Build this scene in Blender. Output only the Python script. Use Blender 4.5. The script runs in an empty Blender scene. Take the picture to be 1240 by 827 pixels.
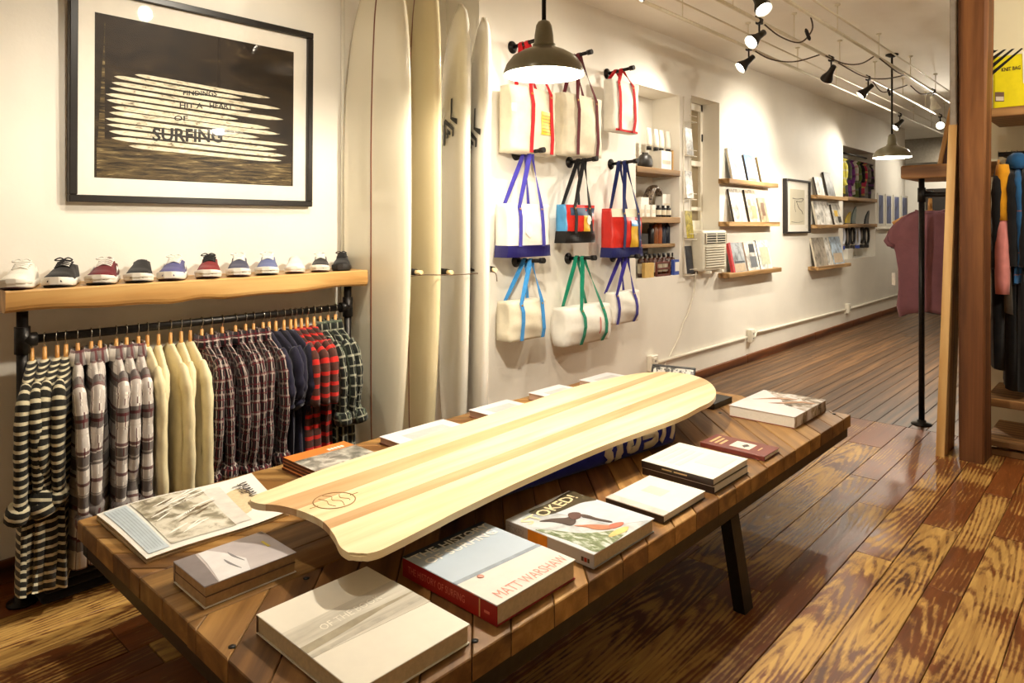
import bpy, bmesh, math, random
from mathutils import Vector, Matrix, noise as mnoise

# ------------------------------------------------------------------ camera
scene = bpy.context.scene
COL = scene.collection
PI = math.pi
FPX, HORIZ, CX, EYE = 838.0, 272.0, 620.0, 1.4      # focal length / horizon of the 1240x827 photograph
YAW = math.atan(770 / FPX)
FW = Vector((-math.sin(YAW), math.cos(YAW), 0)); RT = Vector((math.cos(YAW), math.sin(YAW), 0))
cam = bpy.data.cameras.new('camera'); cam_o = bpy.data.objects.new('camera', cam); COL.objects.link(cam_o)
cam.sensor_width = 36; cam.lens = FPX / 1240 * 36; cam.shift_y = -(413.5 - HORIZ) / 1240
cam.clip_start = .02; cam.clip_end = 100
cam_o.location = (0, 0, EYE); cam_o.rotation_euler = (PI / 2, 0, YAW)
scene.camera = cam_o

# ------------------------------------------------------------------ world, exposure
scene.view_settings.view_transform = 'Standard'
scene.view_settings.look = 'None'
scene.view_settings.gamma = 1
scene.view_settings.use_curve_mapping = False
scene.view_settings.exposure = 0.72
w = bpy.data.worlds.new('world'); scene.world = w; w.use_nodes = True
w.node_tree.nodes['Background'].inputs[0].default_value = (.012, .016, .03, 1)
w.node_tree.nodes['Background'].inputs[1].default_value = .4
WARM = (1.0, .905, .745)          # tungsten lamps
PENDANT_W, SPOT_W = 78, 40

# ------------------------------------------------------------------ photo pixel -> place
def ray(x, y): return FW + RT * ((x - CX) / FPX) + Vector((0, 0, (HORIZ - y) / FPX))
def at_z(x, y, z):
    d = ray(x, y); return Vector((0, 0, EYE)) + d * ((z - EYE) / d.z)
def at_x(x, y, X):
    d = ray(x, y); return Vector((0, 0, EYE)) + d * (X / d.x)
def at_y(x, y, Y):
    d = ray(x, y); return Vector((0, 0, EYE)) + d * (Y / d.y)

# ------------------------------------------------------------------ node helpers / materials
def srgb(r, g=None, b=None):
    if g is None: r, g, b = r
    f = lambda c: ((c / 255) / 12.92 if c / 255 <= .04045 else ((c / 255 + .055) / 1.055) ** 2.4)
    return (f(r), f(g), f(b), 1)
class NT:
    def __init__(s, name):
        s.m = bpy.data.materials.new(name); s.m.use_nodes = True; s.t = s.m.node_tree
        s.b = s.t.nodes['Principled BSDF']; s.out = s.t.nodes['Material Output']
    def n(s, typ, ins=None, **props):
        nd = s.t.nodes.new(typ)
        for k, v in props.items(): setattr(nd, k, v)
        for k, v in (ins or {}).items(): s.set(nd.inputs[k], v)
        return nd
    def set(s, sock, v):
        if isinstance(v, bpy.types.NodeSocket): s.t.links.new(v, sock)
        elif isinstance(v, bpy.types.Node): s.t.links.new(v.outputs[0], sock)
        else: sock.default_value = v
    def math(s, op, a, b=None):
        nd = s.n('ShaderNodeMath', operation=op); s.set(nd.inputs[0], a)
        if b is not None: s.set(nd.inputs[1], b)
        return nd.outputs[0]
    def mix(s, fac, a, b, blend='MIX'):
        nd = s.n('ShaderNodeMix', data_type='RGBA', blend_type=blend)
        s.set(nd.inputs[0], fac); s.set(nd.inputs[6], a); s.set(nd.inputs[7], b)
        return nd.outputs[2]
    def ramp(s, fac, stops, interp='LINEAR'):
        nd = s.n('ShaderNodeValToRGB'); e = nd.color_ramp.elements; nd.color_ramp.interpolation = interp
        while len(e) < len(stops): e.new(.5)
        for el, (p, c) in zip(e, stops):
            el.position = p; el.color = c if len(c) == 4 else (*c, 1)
        s.set(nd.inputs[0], fac); return nd.outputs[0]
    def coords(s, scale=(1, 1, 1), kind='Object', rnd=0):
        tc = s.n('ShaderNodeTexCoord')
        v = tc.outputs[kind]
        if rnd:
            oi = s.n('ShaderNodeObjectInfo')
            ad = s.n('ShaderNodeVectorMath', operation='ADD'); s.set(ad.inputs[0], v)
            sc = s.n('ShaderNodeVectorMath', operation='SCALE'); sc.inputs[0].default_value = (rnd, rnd * 1.7, rnd * .6)
            s.set(sc.inputs['Scale'], oi.outputs['Random']); s.set(ad.inputs[1], sc.outputs[0]); v = ad.outputs[0]
        mp = s.n('ShaderNodeMapping'); s.set(mp.inputs[0], v); mp.inputs['Scale'].default_value = scale
        return mp.outputs[0]
    def noise(s, vec, scale, detail=3, rough=.55, dist=0):
        nd = s.n('ShaderNodeTexNoise', {'Scale': scale, 'Detail': detail, 'Roughness': rough, 'Distortion': dist}); s.set(nd.inputs['Vector'], vec)
        return nd.outputs[0]
    def bump(s, h, strength=.2, dist=.01):
        nd = s.n('ShaderNodeBump', {'Strength': strength, 'Distance': dist}); s.set(nd.inputs['Height'], h)
        s.set(s.b.inputs['Normal'], nd.outputs[0])
    def fin(s, col=None, rough=.5, metal=0, spec=.5, **k):
        if col is not None: s.set(s.b.inputs['Base Color'], col)
        s.set(s.b.inputs['Roughness'], rough); s.b.inputs['Metallic'].default_value = metal
        s.b.inputs['Specular IOR Level'].default_value = spec
        for a, v in k.items(): s.b.inputs[a.replace('_', ' ')].default_value = v
        return s.m
_mc = {}
def plain(name, col, rough=.5, metal=0, var=.12, scale=25, bump=0, spec=.5, **k):
    """one colour with faint procedural mottling"""
    if name in _mc: return _mc[name]
    t = NT(name); v = t.coords(); nz = t.noise(v, scale, 4)
    c = srgb(col) if max(col[:3]) > 1.001 else (*col[:3], 1)
    lo = tuple(x * (1 - var) for x in c[:3]) + (1,); hi = tuple(min(1, x * (1 + var)) for x in c[:3]) + (1,)
    cc = t.ramp(nz, [(.3, lo), (.7, hi)])
    if bump: t.bump(nz, bump, .004)
    _mc[name] = t.fin(cc, rough, metal, spec, **k); return _mc[name]
def wood(name, c_lo, c_mid, c_hi, axis=1, grain=14, rough=.5, rnd=9, ring=.35, spec=.35, bump=.15, randcol=.25):
    """long grain along local axis (0 x, 1 y, 2 z), varies from piece to piece"""
    if name in _mc: return _mc[name]
    t = NT(name); sc = [grain, grain, grain]; sc[axis] = grain * .06
    v = t.coords(tuple(sc), rnd=rnd)
    n1 = t.noise(v, 1.0, 5, .6, .6)
    sc2 = [3.2, 3.2, 3.2]; sc2[axis] = .5
    v2 = t.coords(tuple(sc2), rnd=rnd)
    wv = t.n('ShaderNodeTexWave', {'Scale': 1.6, 'Distortion': 5.0, 'Detail': 3.0, 'Detail Scale': 1.2}, wave_type='RINGS', rings_direction='XYZ'[axis]); t.set(wv.inputs['Vector'], v2)
    f = t.math('ADD', t.math('MULTIPLY', n1, 1 - ring), t.math('MULTIPLY', wv.outputs['Fac'], ring))
    c = t.ramp(f, [(.25, srgb(c_lo)), (.5, srgb(c_mid)), (.75, srgb(c_hi))])
    if randcol:
        oi = t.n('ShaderNodeObjectInfo')
        hs = t.n('ShaderNodeHueSaturation'); t.set(hs.inputs['Color'], c)
        t.set(hs.inputs['Value'], t.math('ADD', t.math('MULTIPLY', oi.outputs['Random'], 2 * randcol), 1 - randcol)); c = hs.outputs[0]
    t.bump(n1, bump, .003)
    _mc[name] = t.fin(c, rough, 0, spec); return _mc[name]
def emissive(name, col, strength):
    t = NT(name); t.b.inputs['Emission Color'].default_value = (*col, 1); t.b.inputs['Emission Strength'].default_value = strength
    return t.fin((*col, 1), .4)
def cloth(name, col, lines=(), rough=.9, weave=900, sheen=.15, var=.12):
    """woven cloth; lines = (axis 'u'/'v', freq per metre, phase, width, colour, opacity) in UV metres"""
    if name in _mc: return _mc[name]
    t = NT(name); tc = t.n('ShaderNodeTexCoord'); uv = tc.outputs['UV']
    sx = t.n('ShaderNodeSeparateXYZ'); t.set(sx.inputs[0], uv)
    v = t.coords(); nz = t.noise(v, 18, 4)
    b = srgb(col); c = t.ramp(nz, [(.3, tuple(x * (1 - var) for x in b[:3])), (.7, tuple(min(1, x * (1 + var)) for x in b[:3]))])
    for ax, fr, ph, wd, lc, op in lines:
        s_ = t.math('FRACT', t.math('ADD', t.math('MULTIPLY', sx.outputs[0 if ax == 'u' else 1], fr), ph + 40))
        m_ = t.math('MULTIPLY', t.math('LESS_THAN', s_, wd), op)
        c = t.mix(m_, c, srgb(lc))
    fine = t.noise(v, 160, 2); t.bump(t.math('ADD', fine, t.math('MULTIPLY', nz, 2.0)), .25, .003)
    return _mc.setdefault(name, t.fin(c, rough, 0, .2, Sheen_Weight=sheen))

# ------------------------------------------------------------------ mesh builder
class MB:
    def __init__(s): s.bm = bmesh.new(); s.uv = s.bm.loops.layers.uv.new('UVMap'); s.mi = 0; s.sm = False
    def face(s, vs, uvs=None):
        try: f = s.bm.faces.new(vs)
        except ValueError: return None
        f.material_index = s.mi; f.smooth = s.sm
        if uvs:
            for l, u in zip(f.loops, uvs): l[s.uv].uv = u
        return f
    def box(s, x0, x1, y0, y1, z0, z1, bev=0, M=None, seg=1):
        m = Matrix.Translation(((x0 + x1) / 2, (y0 + y1) / 2, (z0 + z1) / 2)) @ Matrix.Diagonal((abs(x1 - x0), abs(y1 - y0), abs(z1 - z0), 1))
        r = bmesh.ops.create_cube(s.bm, size=1, matrix=(M @ m) if M else m)
        fs = set(f for v in r['verts'] for f in v.link_faces)
        for f in fs: f.material_index = s.mi; f.smooth = False
        if bev:
            es = list(set(e for v in r['verts'] for e in v.link_edges))
            rr = bmesh.ops.bevel(s.bm, geom=es, offset=bev, segments=seg, affect='EDGES', profile=.5, clamp_overlap=True)
            for f in rr['faces']: f.material_index = s.mi
        return s
    def tube(s, path, r, n=8, caps=True, up=None, flat=1.0):
        """sweep a circle (or an ellipse: flat scales one axis) along a path; r may be a list"""
        path = [Vector(p) for p in path]; rs = r if isinstance(r, (list, tuple)) else [r] * len(path)
        rings = []; prev = None; ln = 0; vs_ = []
        for i, p in enumerate(path):
            d = (path[min(i + 1, len(path) - 1)] - path[max(i - 1, 0)]).normalized()
            if prev is None:
                a = Vector(up) if up else (Vector((0, 0, 1)) if abs(d.z) < .9 else Vector((1, 0, 0)))
            else: a = prev
            a = (a - d * a.dot(d)).normalized(); prev = a; b = d.cross(a)
            if i: ln += (p - path[i - 1]).length
            vs_.append(ln)
            rings.append([s.bm.verts.new(p + a * (math.cos(2 * PI * k / n) * rs[i]) + b * (math.sin(2 * PI * k / n) * rs[i] * flat)) for k in range(n)])
        old = s.sm; s.sm = True
        for i in range(len(rings) - 1):
            for k in range(n):
                k2 = (k + 1) % n; c0 = 2 * PI * rs[i] / n
                s.face([rings[i][k], rings[i][k2], rings[i + 1][k2], rings[i + 1][k]], [(k * c0, vs_[i]), ((k + 1) * c0, vs_[i]), ((k + 1) * c0, vs_[i + 1]), (k * c0, vs_[i + 1])])
        s.sm = False
        if caps: s.face(rings[0][::-1]); s.face(rings[-1])
        s.sm = old; return s
    def loft(s, rings, cap0=True, cap1=True, closed=True):
        """rings of equal point count; UV in metres"""
        rv = [[s.bm.verts.new(p) for p in r] for r in rings]; n = len(rings[0]); old = s.sm; s.sm = True; v0 = 0
        for i in range(len(rv) - 1):
            mid = [Vector(rings[i][k]) for k in range(n)]; mid2 = [Vector(rings[i + 1][k]) for k in range(n)]
            v1 = v0 + sum((mid2[k] - mid[k]).length for k in range(n)) / n
            u = 0
            for k in range(n if closed else n - 1):
                k2 = (k + 1) % n; du = (mid[k2] - mid[k]).length
                s.face([rv[i][k], rv[i][k2], rv[i + 1][k2], rv[i + 1][k]], [(u, v0), (u + du, v0), (u + du, v1), (u, v1)]); u += du
            v0 = v1
        s.sm = False
        if cap0: s.face(rv[0][::-1])
        if cap1: s.face(rv[-1])
        s.sm = old; return s
    def lathe(s, prof, c=(0, 0, 0), n=20, M=None, o0=False, o1=False):
        rings = []
        for r, z in prof:
            pts = [Vector((c[0] + r * math.cos(2 * PI * k / n), c[1] + r * math.sin(2 * PI * k / n), c[2] + z)) for k in range(n)]
            rings.append([M @ p for p in pts] if M else pts)
        return s.loft(rings, prof[0][0] > 1e-5 and not o0, prof[-1][0] > 1e-5 and not o1)
    def prism(s, poly, z0, z1, M=None):
        a = [Vector((p[0], p[1], z0)) for p in poly]; b = [Vector((p[0], p[1], z1)) for p in poly]
        if M: a = [M @ p for p in a]; b = [M @ p for p in b]
        va = [s.bm.verts.new(p) for p in a]; vb = [s.bm.verts.new(p) for p in b]; n = len(va)
        s.face(va[::-1]); s.face(vb)
        for i in range(n): s.face([va[i], va[(i + 1) % n], vb[(i + 1) % n], vb[i]])
        return s
    def grid(s, fn, nu, nv, uvs=(1, 1)):
        vs = [[s.bm.verts.new(fn(i / nu, j / nv)) for i in range(nu + 1)] for j in range(nv + 1)]; old = s.sm; s.sm = True
        for j in range(nv):
            for i in range(nu):
                q = [(i, j), (i + 1, j), (i + 1, j + 1), (i, j + 1)]
                s.face([vs[b][a] for a, b in q], [(a / nu * uvs[0], b / nv * uvs[1]) for a, b in q])
        s.sm = old; return s
    def ribbon(s, path, wdir, width, th=.003):
        """flat strap: path of points, width vectors (one or per point)"""
        path = [Vector(p) for p in path]; wd = [Vector(x).normalized() for x in (wdir if isinstance(wdir[0], (tuple, list, Vector)) else [wdir] * len(path))]
        rings = []
        for i, p in enumerate(path):
            d = (path[min(i + 1, len(path) - 1)] - path[max(i - 1, 0)]).normalized()
            nrm = d.cross(wd[i]).normalized() * th / 2; a = wd[i] * width / 2
            rings.append([p + a + nrm, p - a + nrm, p - a - nrm, p + a - nrm])
        old = s.sm
        s.loft(rings); s.sm = old
        for f in s.bm.faces: pass
        return s
    def add_mesh(s, me, M):
        """merge an existing mesh (e.g. lettering)"""
        t = bmesh.new(); t.from_mesh(me); t.transform(M); vm = {}
        for v in t.verts: vm[v.index] = s.bm.verts.new(v.co)
        for f in t.faces: s.face([vm[v.index] for v in f.verts])
        t.free(); return s
    def build(s, name, mats, parent=None, smooth=None, local=False, solid=0, sub=0):
        """link as one mesh object; vertices are in world metres unless local"""
        me = bpy.data.meshes.new(name); bmesh.ops.recalc_face_normals(s.bm, faces=s.bm.faces[:])
        s.bm.to_mesh(me); s.bm.free()
        for m in (mats if isinstance(mats, (list, tuple)) else [mats]): me.materials.append(m)
        o = bpy.data.objects.new(name, me); COL.objects.link(o)
        if parent is not None:
            o.parent = parent
            if not local: me.transform(wmat(parent).inverted())
        elif not local:
            xs = [v.co for v in me.vertices]
            c = Vector(((min(p.x for p in xs) + max(p.x for p in xs)) / 2, (min(p.y for p in xs) + max(p.y for p in xs)) / 2, min(p.z for p in xs)))
            me.transform(Matrix.Translation(-c)); o.location = c
        if smooth is not None:
            for p in me.polygons: p.use_smooth = smooth
        if solid: md = o.modifiers.new('solid', 'SOLIDIFY'); md.thickness = solid; md.offset = 0
        if sub: md = o.modifiers.new('sub', 'SUBSURF'); md.levels = md.render_levels = sub
        return o
def wmat(o):
    m = Matrix.LocRotScale(o.location, o.rotation_euler, o.scale)
    return (wmat(o.parent) @ m) if o.parent else m
def tag(o, label, cat, group=None, kind=None):
    o['label'] = label; o['category'] = cat
    if group: o['group'] = group
    if kind: o['kind'] = kind
    return o
def thing(name, label, cat, loc, rotz=0, group=None):
    o = bpy.data.objects.new(name, None); COL.objects.link(o); o.location = loc; o.rotation_euler = (0, 0, rotz)
    o.empty_display_size = .05
    return tag(o, label, cat, group)
def struct(o): o['kind'] = 'structure'; return o
def copy_tree(o, parent=None):
    c = o.copy(); COL.objects.link(c); c.parent = parent
    for ch in list(o.children): copy_tree(ch, c)
    return c
_tc = {}
def text_mesh(txt, bold=0):
    """lettering as a flat mesh, normalised to the unit box; returns mesh, aspect"""
    k = (txt, bold)
    if k in _tc: return _tc[k]
    cu = bpy.data.curves.new('lettering', 'FONT'); cu.body = txt; cu.size = 1; cu.offset = bold; cu.resolution_u = 2
    o = bpy.data.objects.new('lettering', cu); COL.objects.link(o)
    me = bpy.data.meshes.new_from_object(o.evaluated_get(bpy.context.evaluated_depsgraph_get()))
    bpy.data.objects.remove(o); bpy.data.curves.remove(cu)
    xs = [v.co.x for v in me.vertices]; ys = [v.co.y for v in me.vertices]
    w_, h_ = max(xs) - min(xs), max(ys) - min(ys)
    me.transform(Matrix.Diagonal((1 / w_, 1 / h_, 1, 1)) @ Matrix.Translation((-min(xs), -min(ys), 0)))
    _tc[k] = (me, w_ / h_); return _tc[k]
def lettering(mb, txt, O, U, V, bold=0):
    """stretch txt over the parallelogram O, O+U, O+V"""
    me, _ = text_mesh(txt, bold); O, U, V = Vector(O), Vector(U), Vector(V)
    M = Matrix((( U.x, V.x, 0, O.x), (U.y, V.y, 0, O.y), (U.z, V.z, 0, O.z), (0, 0, 0, 1)))
    t = bmesh.new(); t.from_mesh(me); vm = {}
    for v in t.verts: vm[v.index] = mb.bm.verts.new(O + U * v.co.x + V * v.co.y)
    for f in t.faces: mb.face([vm[v.index] for v in f.verts])
    t.free(); return mb
def sub_poly(poly, a, b, c):
    """keep the part of a 2-D polygon with a*x+b*y<=c"""
    out = []
    for i in range(len(poly)):
        p, q = poly[i], poly[(i + 1) % len(poly)]; dp, dq = a * p[0] + b * p[1] - c, a * q[0] + b * q[1] - c
        if dp <= 0: out.append(p)
        if dp * dq < 0:
            t = dp / (dp - dq); out.append((p[0] + (q[0] - p[0]) * t, p[1] + (q[1] - p[1]) * t))
    return out
def spline(pts, n=6, closed=False):
    """Catmull-Rom through points"""
    pts = [Vector(p) for p in pts]; out = []; m = len(pts)
    for i in range(m if closed else m - 1):
        g = lambda k: pts[k % m] if closed else pts[max(0, min(m - 1, k))]
        p0, p1, p2, p3 = g(i - 1), g(i), g(i + 1), g(i + 2)
        for j in range(n):
            t = j / n
            out.append(.5 * ((2 * p1) + (p2 - p0) * t + (2 * p0 - 5 * p1 + 4 * p2 - p3) * t * t + (3 * p1 - p0 - 3 * p2 + p3) * t ** 3))
    if not closed: out.append(pts[-1])
    return out
R = random.Random(7)
ORD = ['first', 'second', 'third', 'fourth', 'fifth', 'sixth', 'seventh', 'eighth', 'ninth', 'tenth']
# ------------------------------------------------------------------ the room
WL, WR, STEPY, CEIL = -3.3, -3.0, 2.97, 3.0     # picture wall, long bag wall, step between them, ceiling
YF, YE, XR = -2.0, 15.5, 2.2
def plaster(name, col, rough=.6):
    t = NT(name); v = t.coords(); n1 = t.noise(v, 2.2, 4); n2 = t.noise(v, 60, 3)
    b = srgb(col); c = t.ramp(n1, [(.3, tuple(x * .955 for x in b[:3])), (.7, tuple(min(1, x * 1.03) for x in b[:3]))])
    t.bump(t.math('ADD', n2, t.math('MULTIPLY', n1, 2)), .12, .004); return t.fin(c, rough, 0, .3)
M_WALL = plaster('wall_paint', (242, 237, 226)); M_CEIL = plaster('ceiling_paint', (246, 242, 232), .75)
M_TRIM = plain('trim_white', (238, 232, 216), .35, var=.03)
M_BLACK = plain('black_paint', (24, 21, 19), .45, var=.3, spec=.4)
M_STEEL = plain('blackened_steel', (40, 36, 32), .42, .6, var=.3, scale=40, bump=.1)
M_PIPE = plain('black_iron_pipe', (38, 35, 33), .38, .7, var=.35, scale=60, bump=.1)
M_CHROME = plain('worn_steel', (170, 165, 155), .25, 1, var=.1)
N1 = (4.72, 5.42, .965, 2.52); WN = (5.63, 6.18, .955, 2.555); N2 = (9.80, 11.29, .93, 2.46)   # niche, window, far niche (y0, y1, z0, z1)
b = MB(); b.box(WL - .15, WL, YF, STEPY, 0, CEIL); struct(b.build('wall_left', M_WALL))
b = MB(); b.box(WL - .15, WR, STEPY, STEPY + .02, 0, CEIL); struct(b.build('wall_step', M_WALL))
b = MB(); xb = WR - .30
ys = [STEPY + .02, N1[0], N1[1], WN[0], WN[1], N2[0], N2[1], 13.0]
for i in range(len(ys) - 1):
    op = {1: N1, 3: WN, 5: N2}.get(i)
    if op is None: b.box(xb, WR, ys[i], ys[i + 1], 0, CEIL)
    else:
        b.box(xb, WR, ys[i], ys[i + 1], 0, op[2]); b.box(xb, WR, ys[i], ys[i + 1], op[3], CEIL)
        if op is not WN: b.box(xb, xb + .03, ys[i], ys[i + 1], op[2], op[3])
struct(b.build('wall_long', M_WALL))
b = MB(); b.box(-4.6, XR, YE, YE + .1, 0, CEIL); struct(b.build('wall_end', M_WALL))
b = MB(); b.box(-4.6, -4.5, 13.0, YE, 0, CEIL); b.box(-4.5, xb, 12.97, 13.0, 0, CEIL); struct(b.build('wall_recess', M_WALL))
b = MB(); b.box(XR, XR + .1, YF, YE, 0, CEIL); struct(b.build('wall_right', M_WALL))
b = MB(); b.box(WL - .15, XR, YF - .1, YF, 0, CEIL); struct(b.build('wall_front', M_WALL))
b = MB(); b.box(-4.6, XR + .1, YF - .1, YE + .1, CEIL, CEIL + .08); ceiling = struct(b.build('ceiling', M_CEIL))
# soffit and doorway at the far end
b = MB(); b.box(-4.5, -2.2, 14.6, YE, 2.55, CEIL); struct(b.build('trim_1', plain('soffit_grey', (150, 142, 128), .7)))
b = MB(); b.box(-3.2, -2.3, YE - .04, YE, 0, 2.1, .005); d = struct(b.build('door_1', plain('door_dark', (52, 46, 42), .5)))
b = MB(); b.lathe([(.0, -.03), (.025, -.03), (.03, 0), (.0, .03)], (-2.4, YE - .06, 1.0), 10); b.build('door_handle', M_CHROME, d)
# baseboard along the long wall
M_BASE = wood('baseboard_wood', (60, 30, 14), (104, 56, 26), (140, 84, 44), 1, 12, .5, 3)
b = MB()
yy = STEPY + .02
while yy < 12.9:
    y2 = min(13.0, yy + R.uniform(1.4, 2.4)); b.box(WR, WR + .022, yy + .003, y2, 0, .085 + R.uniform(-.006, .006), .004); yy = y2
struct(b.build('baseboard_long', M_BASE))
b = MB(); b.box(WL, WL + .02, YF, STEPY, 0, .09, .004); struct(b.build('baseboard_left', M_BASE))

# ------------------------------------------------------------------ floor: separate planks
def floor_mat(name, bare_lo, bare_hi, stain, dark, worn):
    t = NT(name); v = t.coords((1, 1, 1), rnd=17)
    long_ = t.coords((22, 1.6, 1), rnd=17); grain = t.noise(long_, 1, 6, .62, 1.0)
    rings = t.coords((8, .8, 0), rnd=.2)
    wv = t.n('ShaderNodeTexWave', {'Scale': 2.4, 'Distortion': 3.2, 'Detail': 3.0, 'Detail Scale': 1.6}, wave_type='RINGS', rings_direction='Z'); t.set(wv.inputs['Vector'], rings)
    bare = t.ramp(grain, [(.3, srgb(bare_lo)), (.62, srgb(bare_hi))])
    # stain survives in the early wood rings and in patches
    patch = t.noise(v, 1.7, 6, .66, .5); speck = t.noise(t.coords((70, 9, 1), rnd=5), 1, 6, .72, .5)
    oi = t.n('ShaderNodeObjectInfo')
    f = t.math('ADD', t.math('MULTIPLY', patch, 1.75), t.math('MULTIPLY', speck, .75))
    f = t.math('ADD', f, t.math('MULTIPLY', wv.outputs['Fac'], .2))
    f = t.math('ADD', f, t.math('MULTIPLY', oi.outputs['Random'], .36))
    mk = t.ramp(t.math('MULTIPLY', f, .5), [(worn - .05, (0, 0, 0)), (worn + .05, (1, 1, 1))])
    stain_c = t.ramp(t.math('ADD', t.math('MULTIPLY', grain, .7), t.math('MULTIPLY', oi.outputs['Random'], .3)), [(.25, srgb(dark)), (.65, srgb(stain))])
    rg = t.ramp(wv.outputs['Fac'], [(.62, (0, 0, 0)), (.8, (1, 1, 1))]); bare = t.mix(t.math('MULTIPLY', rg, .22), bare, srgb(stain))
    c = t.mix(mk, bare, stain_c)
    knots = t.noise(t.coords((9, 3.2, 1), rnd=51), 1, 1, .5); kk = t.ramp(knots, [(.77, (0, 0, 0)), (.84, (1, 1, 1))]); c = t.mix(kk, c, srgb(dark))
    t.bump(t.math('ADD', grain, t.math('MULTIPLY', mk, .5)), .25, .004)
    ro = t.math('ADD', t.math('MULTIPLY', mk, -.14), .54)
    return t.fin(c, ro, 0, .4)
M_FLA = floor_mat('worn_floor', (150, 108, 50), (204, 162, 90), (132, 74, 32), (72, 36, 15), .73)
M_FLB = wood('old_floor', (64, 42, 24), (100, 70, 42), (136, 100, 62), 1, 20, .42, 23, .2, .45, .2, .28)
b = MB(); b.box(-4.6, XR + .1, YF - .1, YE + .1, -.12, -.022); floor = struct(b.build('floor', plain('subfloor_dark', (30, 18, 10), .9), local=False))
YS = 5.37                                            # seam between wide worn boards and narrow old boards
def plank(x0, x1, y0, y1, m, g):
    b = MB(); b.box(-(x1 - x0) / 2 + g, (x1 - x0) / 2 - g, -(y1 - y0) / 2 + g, (y1 - y0) / 2 - g, -.022, 0, .0015)
    o = b.build('floor_plank', m, floor, local=True)
    o.location = Vector(((x0 + x1) / 2, (y0 + y1) / 2, R.uniform(-.0012, .0004))) - floor.location
edges = [-.925, -.78, -.63, -.513, -.342]            # seams measured in the photograph
x = -.342
while x < XR: x += R.uniform(.15, .21); edges.append(min(x, XR))
x = -.925; left = []
while x > -3.3: x -= R.choice([.145, .16, .18, .13, .2]); left.append(max(x, -3.3))
edges = sorted(left) + edges
for i in range(len(edges) - 1):
    if edges[i + 1] - edges[i] < .03: continue
    y = YF - R.uniform(0, 1.2)
    while y < YS - .01:
        y2 = min(YS, y + R.uniform(1.1, 2.4))
        if YS - y2 < .35: y2 = YS
        if y2 > YF: plank(edges[i], edges[i + 1], max(y, YF), y2, M_FLA, .0014)
        y = y2
x = -3.0
while x < XR - .02:
    x2 = min(XR, x + (.105 if x < -.6 else .24)); y = YS
    while y < YE - .01:
        y2 = min(YE, y + R.uniform(2.2, 4.6)); y2 = YE if YE - y2 < .8 else y2
        plank(x, x2, y, y2, M_FLB, .0016); y = y2
    x = x2

# ------------------------------------------------------------------ window with sashes (structure), set back in its opening
xg = WR - .20
b = MB()
b.box(xg - .02, xg + .03, WN[0], WN[0] + .045, WN[2], WN[3], .004); b.box(xg - .02, xg + .03, WN[1] - .045, WN[1], WN[2], WN[3], .004)
b.box(xg - .02, xg + .03, WN[0], WN[1], WN[3] - .07, WN[3], .004); b.box(xg - .02, xg + .03, WN[0], WN[1], WN[2], WN[2] + .05, .004)
win = struct(b.build('window_1', M_TRIM))
for zz, hh in ((1.98, .05), (1.55, .035)):
    b = MB(); b.box(xg - .01, xg + .035, WN[0] + .04, WN[1] - .04, zz - hh / 2, zz + hh / 2, .004); b.build('meeting_rail' if hh > .04 else 'glazing_bar', M_TRIM, win)
t = NT('window_glass'); fr = t.n('ShaderNodeFresnel', {'IOR': 1.45}); gm = t.n('ShaderNodeNewGeometry'); tr = t.n('ShaderNodeBsdfTransparent'); gl = t.n('ShaderNodeBsdfGlossy', {'Roughness': .02})
mx = t.n('ShaderNodeMixShader'); t.set(mx.inputs[0], t.math('MULTIPLY', fr.outputs[0], t.math('SUBTRACT', 1.0, gm.outputs['Backfacing']))); t.set(mx.inputs[1], tr.outputs[0]); t.set(mx.inputs[2], gl.outputs[0]); t.set(t.out.inputs[0], mx.outputs[0])
M_PANE = t.m
for z0, z1 in ((WN[2] + .05, 1.53), (1.57, 1.955), (2.005, WN[3] - .07)):
    b = MB(); b.box(xg - .004, xg, WN[0] + .045, WN[1] - .045, z0, z1); b.build('pane', plain('pane_beige', (158, 142, 112), .18, var=.08, scale=4), win)  # each pane is one opaque beige-grey
b = MB(); b.box(xg + .03, xg + .036, WN[1] - .03, WN[1] - .012, 2.2, 2.27); b.build('sash_latch', M_PIPE, win)
b = MB(); b.box(xb - .3, xb - .28, WN[0] - .4, WN[1] + .4, WN[2] - .3, WN[3] + .3); struct(b.build('wall_outside', plain('neighbour_brick', (96, 84, 70), .8)))

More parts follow.
